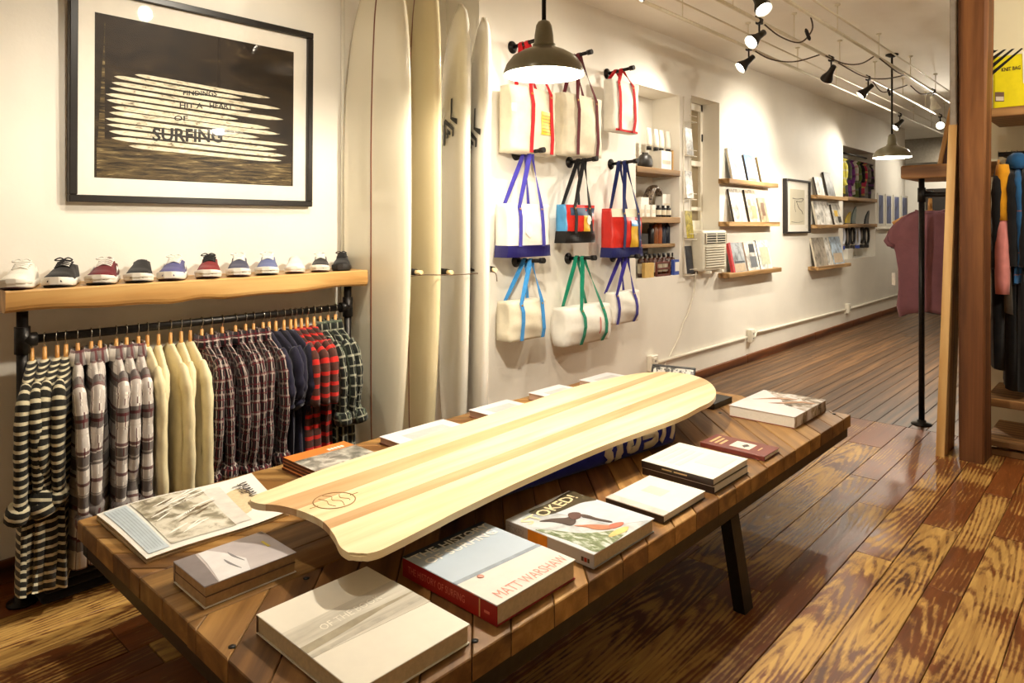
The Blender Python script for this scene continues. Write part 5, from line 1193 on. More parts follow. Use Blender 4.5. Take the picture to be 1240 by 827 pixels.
def duffel_logo(e, front):
    b = MB(); b.grid(lambda a, c_: front(.615 + .02 * a, .25 + .45 * c_, .004), 1, 4); b.build('red_label', A_, e)
bag('duffel_bag', 'long white canvas duffel with green straps', (689, 742), (371, 416), -2.80, .16, HK['c2'], (705, 731), M_CANW, S_GRN, group='bags on the wall', duffel=True, bulge=.03, extra=duffel_logo)
bag('canvas_bag', 'small white canvas bag with purple-blue straps below the red and yellow tote', (745, 776), (353, 391), XF, .10, HK['c3'], (748, 768), M_CANW, S_PUR, group='bags on the wall', bulge=.025, duffel=True)

# ------------------------------------------------------------------ niche with toiletries
M_SHW = wood('rough_shelf', (100, 74, 46), (142, 110, 72), (182, 148, 104), 1, 14, .6, 7, .3, .3, .25, .1)
def nz_(py): return at_x(797, py, WR - .1).z
def shelf_board(y0, y1, x0, x1, ztop, th, label, m=None, name='wall_shelf', group=None):
    b = MB(); b.box(x0, x1, y0, y1, ztop - th, ztop, .004); return tag(b.build(name, m or M_SHW), label, 'shelf', group)
ny0, ny1 = N1[0] + .004, N1[1] - .004; nx0 = xb + .032
Z1_, Z2_, Z3_ = nz_(206), nz_(263), nz_(295)
shelf_board(ny0, ny1, nx0, WR + .01, Z1_, .05, 'top wooden shelf in the toiletry niche holding white bottles')
shelf_board(ny0, ny1, nx0, WR + .01, Z2_, .05, 'middle wooden shelf in the toiletry niche holding white boxes')
shelf_board(ny0 + .12, ny1, nx0, WR - .04, Z3_, .03, 'narrow lowest wooden shelf in the toiletry niche')
def ny(px): return at_x(px, 250, WR - .08).y
M_BOX = plain('box_white', (236, 232, 222), .5, var=.03); M_CREAMB = plain('bottle_cream', (240, 236, 224), .35, var=.02); M_AMB = plain('glass_amber', (70, 34, 12), .15, var=.2, spec=.7); M_CAPK = plain('cap_black', (22, 20, 20), .35); M_LBL = plain('label_paper', (224, 214, 190), .6)
def bottle(pos, r, h, m, cap, label, group, cap_top=True, lbl=None, capm=None, name='bottle'):
    e = thing(name, label, 'bottle', pos, 0, group); b = MB(); b.lathe([(r * .95, 0), (r, .004), (r, h * .72), (r * .8, h * .78), (r * .42, h * .82), (r * .42, h * .86)], n=14); b.build('body', m, e, local=True, smooth=True)
    b = MB(); b.lathe([(r * .5, h * .84), (r * .5, h), (r * .4, h)], n=12); b.build('cap', capm or M_CAPK, e, local=True)
    if lbl: b = MB(); b.lathe([(r * 1.02, h * .18), (r * 1.02, h * .6)], n=14, o0=True, o1=True); b.build('label_band', lbl, e, local=True)
def carton(name, label, pos, w_, d_, h_, m, cat='box', group=None, band=None, rot=0):
    e = thing(name, label, cat, pos, rot, group); b = MB(); b.box(-d_ / 2, d_ / 2, -w_ / 2, w_ / 2, 0, h_, .002); b.build('carton_body', m, e, local=True)
    if band: b = MB(); b.box(d_ / 2, d_ / 2 + .001, -w_ * .4, w_ * .4, h_ * band[0], h_ * band[1]); b.build('printed_band', band[2], e, local=True)
    b = MB(); b.box(-d_ / 2, d_ / 2, -w_ / 2 + .001, w_ / 2 - .001, h_, h_ + .001); b.build('lid_flap', m, e, local=True); return e
xs_ = WR - .09
for ip, px in enumerate((787, 795.5, 802, 810)):                     # tall white bottles standing upside down on black caps, on a small riser
    e = thing('upright_tube', 'tall white lotion tube on a black cap, %s from the leather pouch' % ORD[ip], 'tube', (xs_, ny(px), Z1_ + .16), 0, 'white lotion tubes')
    b = MB(); b.lathe([(.022, 0), (.022, .028), (.018, .03)], n=14); b.build('cap', M_CAPK, e, local=True)
    b = MB(); b.loft([[Vector((rx * math.cos(k * PI / 8), ry * math.sin(k * PI / 8), z)) for k in range(16)] for rx, ry, z in ((.024, .024, .03), (.026, .026, .05), (.022, .028, .12), (.008, .03, .17), (.003, .03, .185))]); b.build('body', M_CREAMB, e, local=True, smooth=True)
carton('display_box', 'white carton riser under the lotion tubes', (xs_, ny(801), Z1_), .17, .12, .16, M_BOX, band=(.3, .5, plain('print_greige2', (200, 190, 170), .6)))
carton('display_box', 'tan carton beside the white lotion tubes', (xs_ - .02, ny(814), Z1_), .07, .1, .18, plain('carton_tan', (200, 160, 100), .6))
e = thing('leather_pouch', 'black leather toiletry pouch in the niche', 'pouch', (xs_ + .02, ny(780), Z1_), 0)
rings = [[Vector((a * .05 * s_, -.085 * s_ * c_ if False else .085 * s_ * math.sin(k * PI / 8), z)) for k in range(16) for a in [math.cos(k * PI / 8)]] for s_, c_, z in ((.8, 1, 0), (1, 1, .02), (1.02, 1, .06), (.8, 1, .1), (.3, 1, .125))]
b = MB(); b.loft(rings); b.build('body', plain('leather_black', (40, 36, 32), .4, bump=.2), e, local=True, smooth=True)
b = MB(); b.tube([(0, -.04, .122), (0, .04, .126)], .006, 6); b.build('zipper', M_STEEL, e, local=True)
# second shelf
carton('soap_box', 'white soap carton, left of two on the middle niche shelf', (xs_, ny(776), Z2_), .12, .1, .16, M_BOX, group='white soap cartons', band=(.5, .55, M_LBL))
for k in range(3): carton('soap_box', 'short white soap carton on the middle niche shelf, %s from the hanging bags' % ORD[k], (xs_ + .04, ny(771 + k * 7), Z2_), .06, .05, .10, M_BOX, group='short white soap cartons', band=(.3, .6, M_LBL))
carton('soap_box', 'tall white carton on the middle niche shelf beside the black tins', (xs_ - .02, ny(806), Z2_), .13, .08, .2, M_BOX, band=(.5, .6, M_LBL))
e = thing('patterned_scarf', 'dark patterned bandana draped in an arch in the niche', 'scarf', (xs_ - .02, ny(794), Z2_))
b = MB(); b.tube(spline([(0, -.1, 0), (0, -.09, .12), (.0, -.04, .22), (0, .02, .25), (.01, .07, .23), (.01, .09, .19)], 6), [.045] * 20 + [.035] * 11, 12, flat=.6); b.build('cloth', photo_mat('scarf_print', [(.42, (44, 34, 30)), (.52, (150, 132, 110)), (.6, (60, 46, 40))], 30), e, local=True, smooth=True)
b = MB(); b.tube([(0, -.1, 0), (0, -.1, .012)], .05, 12); b.build('stand_foot', M_CAPK, e, local=True)
for k in range(3): bottle((xs_ + .05, ny(792 + k * 6), Z2_), .026, .1, plain('tin_black', (36, 34, 34), .3, .3), True, 'small black tin on the middle niche shelf, %s from the hanging bags' % ORD[k], 'small black tins', lbl=M_LBL, name='tin')
bottle((xs_ + .05, ny(815), Z2_), .025, .11, M_CREAMB, True, 'small white bottle at the end of the middle niche shelf', None, name='white_bottle')
# third shelf
for k, c in enumerate(((40, 36, 36), (150, 90, 50), (176, 100, 60), (60, 70, 90), (36, 44, 60), (30, 28, 30))):
    bottle((xs_ - .03, ny(793 + k * 5), Z3_), .027, .17 + .03 * (k % 3), plain('bottle_c%d' % k, c, .3, var=.2), True, ('dark', 'brown', 'copper-coloured', 'slate', 'navy', 'black')[k] + ' bottle on the narrow lowest niche shelf', None)
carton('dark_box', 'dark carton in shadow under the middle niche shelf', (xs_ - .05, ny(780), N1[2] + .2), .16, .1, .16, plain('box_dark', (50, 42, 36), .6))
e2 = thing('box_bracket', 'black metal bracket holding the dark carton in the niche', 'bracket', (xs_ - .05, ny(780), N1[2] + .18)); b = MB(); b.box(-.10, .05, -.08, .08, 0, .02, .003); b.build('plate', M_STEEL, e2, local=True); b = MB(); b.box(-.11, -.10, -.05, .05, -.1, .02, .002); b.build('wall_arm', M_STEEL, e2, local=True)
# row on the sill
for k in range(9): bottle((xs_ + .02, ny(774.5 + k * 5.6), N1[2] + .0), .026, .19, M_AMB, True, 'brown glass bottle with black cap on the niche sill, %s from the hanging bags' % ORD[k], 'brown bottles on the niche sill', lbl=M_LBL)
carton('gift_box', 'yellow kraft carton at the niche sill in front of the brown bottles', (WR - .02, ny(777), N1[2]), .14, .03, .12, plain('carton_kraft', (214, 178, 104), .6))
carton('gift_box', 'blue-edged white carton at the niche sill in front of the brown bottles', (WR - .02, ny(813), N1[2]), .17, .03, .13, plain('carton_blue', (60, 84, 168), .5), band=(.25, .85, M_BOX))
e = thing('bottle_crate', 'small dark red wooden crate at the niche sill around brown bottles', 'crate', (WR - .015, ny(795), N1[2]))
for z in (0, .055, .105):
    b = MB(); b.box(-.006, .006, -.11, .11, z, z + .018, .002); b.build('slat', plain('crate_red', (96, 40, 22), .6), e, local=True)
for y in (-.105, .105): b = MB(); b.box(-.012, .006, y - .008, y + .008, 0, .123, .002); b.build('corner_post', plain('crate_red', (96, 40, 22), .6), e, local=True)

# ------------------------------------------------------------------ narrow magazine rack on the wall beside the window
ry0, ry1 = at_x(826.5, 200, WR).y, at_x(835, 200, WR).y
rack = thing('magazine_rack', 'tall narrow white wire magazine rack between the niche and the window', 'rack', (WR, (ry0 + ry1) / 2, .95))
for y in (ry0, ry1):
    b = MB(); b.tube([(WR + .012, y, .95), (WR + .012, y, 2.52)], .006, 6); b.build('rack_upright', M_TRIM, rack)
for k, z in enumerate((.96, 1.27, 1.62, 2.0, 2.3)):
    b = MB(); b.tube([(WR + .012, ry0, z), (WR + .07, ry0, z), (WR + .07, ry1, z), (WR + .012, ry1, z)], .004, 6); b.tube([(WR + .07, ry0, z + .05), (WR + .07, ry1, z + .05)], .003, 6); b.build('rack_tier', M_TRIM, rack)
for k, (z, c, nm) in enumerate(((.97, (60, 62, 70), 'dark'), (1.28, (210, 190, 70), 'yellow-spined'), (1.63, (190, 186, 178), 'grey'), (2.01, (206, 204, 200), 'pale grey'))):
    e = thing('magazine', nm + ' magazine standing in the narrow wire rack', 'magazine', (WR + .03, (ry0 + ry1) / 2, z)); b = MB(); b.box(-.012, .012, -.06, .06, 0, .24, .002, M=Matrix.Rotation(-.1, 4, 'Y')); b.build('page_block', M_PAGEW, e, local=True)
    b = MB(); b.box(.0125, .014, -.061, .061, 0, .242, M=Matrix.Rotation(-.1, 4, 'Y')); b.build('cover', photo_mat('mag_%d' % k, [(.35, tuple(int(x * .6) for x in c)), (.65, c)], 20), e, local=True)

# ------------------------------------------------------------------ window air conditioner
ac = thing('air_conditioner', 'white window air conditioner sticking out of the narrow window', 'air conditioner', (WR, (WN[0] + WN[1]) / 2, .985))
ay0, ay1, az0, az1, ax1 = 5.645, 6.13, .985, 1.35, WR + .10
M_AC = plain('ac_plastic', (228, 222, 204), .4, var=.03)
b = MB(); b.box(xg, ax1, ay0, ay1, az0, az1, .02, seg=2); b.build('housing', M_AC, ac)
b = MB(); b.box(ax1, ax1 + .006, ay0 + .05, ay1 - .05, az0 + .245, az0 + .335); b.build('outlet_recess', M_BLACK, ac)
for k in range(4): b = MB(); b.box(ax1 + .004, ax1 + .016, ay0 + .05, ay1 - .05, az0 + .252 + k * .022, az0 + .260 + k * .022, .002); b.build('louvre', M_AC, ac)
for k in range(3): b = MB(); b.box(ax1 + .004, ax1 + .014, ay0 + .05 + k * .2, ay0 + .062 + k * .2, az0 + .245, az0 + .335, .002); b.build('louvre_divider', M_AC, ac)
b = MB(); b.box(ax1, ax1 + .003, ay0 + .06, ay1 - .06, az0 + .03, az0 + .225); b.build('grille_back', plain('ac_shadow', (168, 160, 142), .6), ac)
for k in range(9): b = MB(); b.box(ax1 + .001, ax1 + .012, ay0 + .05, ay1 - .05, az0 + .03 + k * .0225, az0 + .041 + k * .0225, .002); b.build('grille_slat', M_AC, ac)
for y in (ay0 + .12, ay1 - .12): b = MB(); b.box(WR, ax1 + .02, y - .02, y + .02, az0 - .025, az0, .003); b.build('support_foot', M_TRIM, ac)
b = MB(); b.box(xg + .005, xg + .02, WN[0] + .045, WN[1] - .045, az1, az1 + .09); b.build('filler_panel', M_TRIM, ac)
b = MB(); p0 = Vector((WR + .03, 5.66, .98)); b.tube(spline([p0, (WR + .012, 5.66, .8), (WR + .012, 5.55, .62), (WR + .012, 5.47, .55), (WR + .012, 5.36, .4), (WR + .014, 5.1, .2), (WR + .05, 4.95, .24)], 6), .0065, 6); b.build('power_cord', M_TRIM, ac)

# ------------------------------------------------------------------ wooden ledges with leaning magazines
M_LEDGE = wood('ledge_wood', (110, 80, 46), (162, 126, 80), (204, 168, 120), 1, 14, .55, 9, .3, .3, .2, .12)
def cover_col(n, c, kind=0):
    return photo_mat('lean_' + n, [(.34, tuple(int(x * .55) for x in c)), (.5, c), (.7, tuple(min(255, int(x * 1.18)) for x in c))], 9 + kind * 4, (1, 1, 1), 5, .35)
def leaner(label, y0, y1, ztop, h, n, c, cat='magazine', edge=(206, 196, 176), th=.022, panels=(), lean=.20):
    e = thing('leaning_' + ('book' if cat == 'book' else 'magazine'), label, cat, (WR + .085, (y0 + y1) / 2, ztop))
    Mx = Matrix.Rotation(-lean, 4, 'Y'); hw_ = (y1 - y0) / 2
    b = MB(); b.box(-th, 0, -hw_ + .002, hw_ - .002, .001, h - .002, M=Mx); b.build('page_block', plain('lean_edge_%d_%d_%d' % edge, edge, .7), e, local=True)
    b = MB(); b.box(0, .0015, -hw_, hw_, 0, h, M=Mx); b.build('front_cover', cover_col(n, c), e, local=True)
    b = MB(); b.box(-th - .0015, -th, -hw_, hw_, 0, h, M=Mx); b.build('back_cover', cover_col(n, c), e, local=True)
    for nm, c2, u0, u1, v0, v1 in panels:
        b = MB(); b.box(.0015, .0025, -hw_ + 2 * hw_ * u0, -hw_ + 2 * hw_ * u1, h * v0, h * v1, M=Mx); b.build('cover_panel', plain('panel_' + nm, c2, .4, var=.12), e, local=True)
    return e
XL = WR + .055
def yz(px, py): p = at_x(px, py, XL); return p.y, p.z
def ledge(pl, pr, py, py2, label, slab=.045, d=.115):
    y0, y1 = yz(pl, py)[0], yz(pr, py2)[0]; z = (yz(pl, py)[1] + yz(pr, py2)[1]) / 2
    shelf_board(y0, y1, WR + .001, WR + d, z, slab, label, M_LEDGE, 'wall_ledge', 'wooden wall ledges'); return z
def lean_px(label, pl, pr, zt, ptop, n, c, **k):
    a = at_x(pl, 250, XL).y; b_ = at_x(pr, 250, XL).y; h = at_x((pl + pr) / 2, ptop, XL).z - zt
    return leaner(label, a, b_, zt, h, n, c, **k)
DK = (58, 50, 44)
z = ledge(876, 936, 218, 221, 'top wooden ledge of the nearer magazine display')
lean_px('pale blue snowy-cover magazine, first on the top nearer ledge', 884, 900, z, 179, 'ice', (190, 202, 214))
lean_px('bright blue sky-and-wave magazine on the top nearer ledge', 903, 916, z, 187, 'sky', (110, 150, 206), edge=DK, panels=(('wavewhite', (232, 236, 240), .45, .95, .1, .7), ('sand', (150, 110, 70), .05, .8, .02, .12)))
lean_px('cream-covered magazine on the top nearer ledge', 919, 928, z, 190, 'cream', (214, 198, 164), edge=(150, 130, 90))
z = ledge(876, 938, 267, 270, 'middle wooden ledge of the nearer magazine display')
lean_px('blank white magazine on the middle nearer ledge', 886, 901.5, z, 228, 'blank', (222, 218, 208), edge=DK)
lean_px('cream and pink illustrated magazine on the middle nearer ledge', 905, 917, z, 229, 'illus', (220, 206, 184), edge=DK, panels=(('pinkish', (206, 140, 120), .1, .4, .5, .7), ('tan', (190, 160, 120), .35, .8, .1, .5)))
lean_px('tan portrait magazine on the middle nearer ledge', 919, 928, z, 239, 'port', (190, 166, 136), panels=(('port_dark', (110, 80, 60), .3, .7, .25, .8),))
z = ledge(876, 940, 329, 325, 'lowest wooden ledge of the nearer magazine display')
lean_px('red-spined grey photo magazine on the lowest nearer ledge', 885, 901, z, 293, 'redsp', (170, 176, 180), edge=(196, 60, 66), th=.03, panels=(('redstrip', (196, 60, 66), .0, .12, 0, 1), ('greydk', (80, 84, 90), .2, .95, .3, .36), ('sandlow', (196, 176, 150), .15, .95, .02, .28)))
lean_px('white magazine with two dark square pictures on the lowest nearer ledge', 903, 917, z, 292, 'twosq', (216, 212, 204), panels=(('sqa', (70, 74, 80), .35, .8, .62, .92), ('sqb', (110, 114, 120), .3, .85, .1, .48)))
lean_px('white magazine with a pale landscape picture on the lowest nearer ledge', 918, 932, z, 290, 'pland', (224, 222, 214), edge=DK, panels=(('land', (190, 196, 170), .2, .9, .15, .75),))
z = ledge(984, 1021, 236, 239, 'top wooden ledge of the farther magazine display')
lean_px('white magazine on the top farther ledge', 987, 996, z, 214, 'fw1', (220, 216, 208), edge=DK)
lean_px('dark grey photo magazine on the top farther ledge', 1000, 1009, z, 208, 'fdk', (110, 112, 112), edge=DK)
z = ledge(984, 1021, 272, 272, 'middle wooden ledge of the farther magazine display')
lean_px('large white magazine on the middle farther ledge', 987, 1005, z, 243, 'fw2', (226, 222, 214))
lean_px('white, yellow and black graphic magazine on the middle farther ledge', 1008, 1018, z, 247, 'fgr', (214, 210, 200), edge=DK, panels=(('yel', (220, 180, 60), .2, .6, .4, .7), ('blk', (50, 46, 44), .5, .9, .1, .4)))
z = ledge(984, 1025, 323, 318, 'lowest wooden ledge of the farther magazine display')
lean_px('brown and white forest photo magazine on the lowest farther ledge', 986, 1000, z, 287, 'ffor', (160, 150, 136))
lean_px('plain white magazine on the lowest farther ledge', 1000.5, 1006, z, 287, 'fw3', (226, 222, 214))
lean_px('pale blue beach photo magazine on the lowest farther ledge', 1007, 1020, z, 286, 'fbch', (176, 194, 212), panels=(('beach', (206, 186, 160), .1, .9, .05, .4),))

# ------------------------------------------------------------------ small framed picture tilting off the wall
fy0, fy1 = 7.72, 8.45
fp = thing('framed_picture', 'tall dark-framed picture with a fine ink drawing between the two magazine displays', 'picture', (WR, (fy0 + fy1) / 2, 1.30))
fz0_, fz1_ = 1.30, 1.915; fd = .055; fb_ = .022
for y0, y1, z0, z1 in ((fy0, fy1, fz1_ - fb_, fz1_), (fy0, fy1, fz0_, fz0_ + fb_), (fy0, fy0 + fb_, fz0_ + fb_, fz1_ - fb_), (fy1 - fb_, fy1, fz0_ + fb_, fz1_ - fb_)):
    b = MB(); b.box(WR + .002, WR + fd, y0, y1, z0, z1, .003); b.build('frame_bar', M_FR, fp)
b = MB(); b.box(WR + .02, WR + .03, fy0 + fb_, fy1 - fb_, fz0_ + fb_, fz1_ - fb_); b.build('mat_board', plain('mat_white', (238, 232, 220), .7, var=.02), fp)
b = MB(); b.box(WR + .03, WR + .032, fy0 + .14, fy1 - .14, fz0_ + .1, fz1_ - .11); b.build('art_print', plain('art_greige', (206, 198, 176), .6, var=.06, scale=6), fp)
b = MB(); q = lambda y, z: Vector((WR + .033, fy0 + (fy1 - fy0) * y, fz0_ + (fz1_ - fz0_) * z))
b.tube(spline([q(.3, .65), q(.5, .64), q(.72, .66), q(.68, .6), q(.45, .6)], 5), .004, 5); b.tube(spline([q(.45, .6), q(.55, .48), q(.68, .42), q(.72, .36)], 5), .003, 5); b.tube(spline([q(.4, .63), q(.38, .5), q(.42, .4)], 4), .002, 4); b.build('ink_drawing', ID, fp)
b = MB(); b.tube(spline([q(.25, .22), q(.5, .2), q(.75, .23)], 4), .002, 4); b.build('ink_horizon', ID, fp)
b = MB(); b.face([b.bm.verts.new((WR + .044, y, z)) for y, z in ((fy0 + fb_, fz0_ + fb_), (fy1 - fb_, fz0_ + fb_), (fy1 - fb_, fz1_ - fb_), (fy0 + fb_, fz1_ - fb_))]); b.build('glass_pane', M_PANE, fp)

# ------------------------------------------------------------------ far niche with small garments and accessories
my0, my1 = N2[0] + .005, N2[1] - .005
za, zb_ = at_x(1040, 240, WR - .05).z, at_x(1040, 271, WR - .05).z
shelf_board(my0, my1, nx0, WR + .03, za, .05, 'upper wooden shelf in the far niche under the colourful clothes')
shelf_board(my0, my1, nx0, WR + .03, zb_, .05, 'lower wooden shelf in the far niche over the hanging straps')
b = MB(); b.tube([(WR - .12, my0, 2.40), (WR - .12, my1, 2.40)], .013, 8); tag(b.build('niche_rail', M_PIPE), 'dark rail inside the far niche carrying small colourful clothes', 'rail')
cols = [('lemon', (214, 206, 96)), ('grey', (90, 88, 84)), ('violet', (120, 60, 130)), ('white', (216, 212, 204)), ('moss', (96, 112, 60)), ('black', (34, 32, 34)), ('rose', (190, 60, 90)), ('ash', (130, 128, 124)), ('coal', (56, 54, 56))]
for i in range(9):
    nm, c = cols[i]; yy = my0 + .12 + i * .15
    garment('small_swimwear', nm + ' coloured rash vest hanging in the far niche', 'rash vest', (WR - .12, yy, 2.40), .0, cloth('vest_' + nm, c, (('v', 9, .2 * i, .25, cols[(i + 3) % 9][1], .5),)), length=.5 + .04 * (i % 3), half=.105, thick=.03, sleeve=.26 if i % 2 else .4, collar=False, sl_r=.03, seed=70 + i, group=None)
for i, (px, c, nm, h) in enumerate(((1026, (206, 180, 60), 'yellow', .17), (1033, (110, 124, 120), 'grey-green', .25), (1049, (40, 50, 60), 'black', .2))):
    yy = at_x(px, 265, WR - .08).y; e = thing('surfboard_fin', nm + ' surfboard fin standing on the lower far niche shelf', 'fin', (WR - .08, yy, zb_))
    b = MB(); pl = [(-.09, 0), (.09, 0), (.1, h * .3), (.14, h * .8), (.13, h), (.08, h * .92), (-.02, h * .6), (-.07, h * .3)]
    b.prism([(p[0], p[1]) for p in pl], -.008, .008, M=Matrix.Rotation(PI / 2, 4, 'Z') @ Matrix.Rotation(PI / 2, 4, 'X')); b.build('blade', plain('fin_' + nm, c, .3), e, local=True)
    b = MB(); b.box(-.014, .014, -.09, .09, 0, .012, .002); b.build('fin_base', M_CAPK, e, local=True)
for i in range(6):
    yy = my0 + .15 + i * .22; e = thing('hanging_leash', ('black coiled leash' if i % 3 else 'blue-white coiled leash') + ' under the lower far niche shelf, %s from the magazine ledges' % ORD[i], 'leash', (WR - .06, yy, zb_ - .05), 0, 'leashes in the far niche')
    r_ = .09 + .01 * (i % 2); b = MB()
    for k in range(2): b.tube([(.012 * k + .0, r_ * math.sin(a), -r_ * 1.25 * (1 - math.cos(a)) - .005) for a in [2 * PI * j / 20 for j in range(21)]], .011, 6)
    b.build('coil', plain('leash_' + ('k' if i % 3 else 'w'), (28, 27, 28) if i % 3 else (210, 214, 226), .45), e, local=True)
    b = MB(); b.box(-.02, .03, -.03, .03, -.3, -.25, .006); b.build('cuff', plain('leash_cuff' + str(i % 3), ((60, 80, 170), (40, 38, 38), (52, 46, 44))[i % 3], .6), e, local=True)
carton('wax_box', 'small white wax box on the sill of the far niche', (WR - .08, my0 + .35, N2[2]), .22, .14, .14, M_BOX)
for i in range(4):                                    # blue prints past the niche
    y0 = at_x(1062 + i * 9.6, 250, WR).y; y1 = at_x(1062 + i * 9.6 + 7.5, 250, WR).y
    z0, z1 = at_x(1066, 273, WR).z, at_x(1066, 234, WR).z
    e = thing('wall_print', 'narrow blue photo print on the wall, %s past the far niche' % ORD[i], 'print', (WR, (y0 + y1) / 2, z0), 0, 'row of blue prints')
    b = MB(); b.box(WR + .001, WR + .012, y0, y1, z0, z1, .002); b.build('backing', M_BOX, e)
    b = MB(); b.box(WR + .012, WR + .013, y0 + .05, y1 - .05, z0 + .03, z1 - .03); b.build('photo', photo_mat('blue_print%d' % i, [(.35, (40, 48, 80)), (.55, (84, 96, 150)), (.75, (170, 176, 196))], 5), e)
b = MB(); b.box(WR + .001, WR + .05, at_x(1061, 275, WR).y, 12.95, at_x(1066, 276, WR).z - .02, at_x(1066, 276, WR).z, .003); tag(b.build('print_ledge', M_TRIM), 'slim white ledge under the row of blue prints', 'shelf')
# ------------------------------------------------------------------ old timber post
M_POST = wood('post_timber', (64, 36, 18), (108, 66, 34), (150, 100, 56), 2, 9, .65, 4, .1, .3, .8, .05)
PX0, PX1, PYa, PYb = -.83, -.70, 4.83, 5.05
b = MB(); rings = []
for i in range(31):
    z = CEIL * i / 30; j = lambda k: .006 * mnoise.noise(Vector((k * 3.1, z * 1.7, 0)))
    wd = .012 * max(0, z - 1.6)
    rings.append([Vector(p) for p in ((PX0 + j(1), PYa + .012, z), (PX0 + .012 + j(2), PYa + j(3), z), (PX1 - .012 + j(4) + wd, PYa + j(5), z), (PX1 + j(6) + wd, PYa + .012, z), (PX1 + j(7) + wd, PYb, z), (PX0 + j(8), PYb, z))])
b.loft(rings); tag(b.build('timber_post', M_POST, smooth=False), 'rough dark brown square timber post standing from floor to ceiling', 'post')
# pale plank leaning against the post, and grey board above it
M_PLK = wood('plank_pale', (172, 124, 64), (200, 156, 94), (222, 184, 124), 2, 12, .5, 4, .3, .4, .1, .02)
b = MB(); p0 = at_z(1138, 553, 0); bt = at_y(1157, 150, PYa + .03)
rg = [[Vector((p0.x + dx, p0.y + dy, .0)) for dx, dy in ((-.022, 0), (.022, 0), (.022, .30), (-.022, .30))], [Vector((bt.x + dx - .012, PYa + .02 + dy, 2.0)) for dx, dy in ((-.022, 0), (.022, 0), (.022, .30), (-.022, .30))]]
b.loft(rg); tag(b.build('leaning_plank', M_PLK, smooth=False), 'tall pale wooden plank leaning upright against the timber post', 'plank')
b = MB(); q0 = at_y(1151, 0, PYa + .04); b.box(q0.x - .003, PX0 - .012, PYa + .03, PYa + .2, 1.98, CEIL, .004); tag(b.build('grey_board', plain('board_grey', (150, 140, 128), .6)), 'grey board running up the post above the leaning plank', 'board')

# ------------------------------------------------------------------ alcove right of the post: back wall, shelves, rail, jackets
AYB = 5.62
b = MB(); b.box(-.86, XR, AYB, AYB + .08, 0, CEIL); struct(b.build('wall_alcove', plaster('alcove_paint', (232, 222, 192))))
M_ALC = wood('alcove_shelf', (96, 66, 36), (140, 100, 58), (178, 134, 84), 0, 13, .55, 5, .3, .35, .2, .05)
ax0, ax1_ = -.735, 1.3
def alc(ztop, th, label, d0=4.93, d1=AYB): b = MB(); b.box(ax0, ax1_, d0, d1, ztop - th, ztop, .005); tag(b.build('alcove_shelf', M_ALC), label, 'shelf')
zu = at_y(1195, 128, 4.93).z
alc(zu, .055, 'upper wooden shelf beside the post holding a yellow bag', 5.06)
alc(at_y(1190, 486, 4.93).z, .05, 'low wooden bench shelf under the hanging jackets', 5.06)
alc(at_y(1190, 541, 4.93).z + .02, .04, 'lowest wooden shelf just above the floor beside the post', 5.06)
b = MB(); b.box(ax0, ax1_, 5.08, 5.12, 0, .04, .004); tag(b.build('shelf_kickboard', M_ALC), 'wooden kickboard under the lowest alcove shelf', 'board')
rz = at_y(1215, 187, 5.30).z
rl = thing('jacket_rail', 'dark metal rail in the alcove carrying jackets and wetsuits', 'rail', (.2, 5.30, rz))
b = MB(); b.tube([(ax0 + .04, 5.30, rz), (ax1_, 5.30, rz)], .015, 10); b.build('rail_bar', M_STEEL, rl)
b = MB(); b.tube([(ax0 + .06, 5.30, rz), (ax0 + .06, AYB, rz)], .012, 8); b.build('rail_bracket', M_STEEL, rl)
for k in range(9): b = MB(); xx = ax0 + .1 + k * .09; b.tube([(xx, 5.30, rz), (xx + .028, 5.30, rz)], .0162, 10); b.build('spacer_ring', M_CHROME if k % 2 else M_STEEL, rl)
def jx(px): return at_y(px, 250, 5.2).x
JK = cloth('neoprene_black', (22, 21, 22), var=.3); JB = cloth('neoprene_blue', (36, 84, 128), (('v', 4, .1, .03, (150, 90, 80), .7),)); JY = cloth('fleece_yellow', (216, 150, 30), var=.1); JP = cloth('fleece_pink', (206, 130, 124), var=.08); JO = cloth('wax_olive', (56, 50, 36), var=.2); JG = cloth('grey_wool', (92, 84, 72), var=.15)
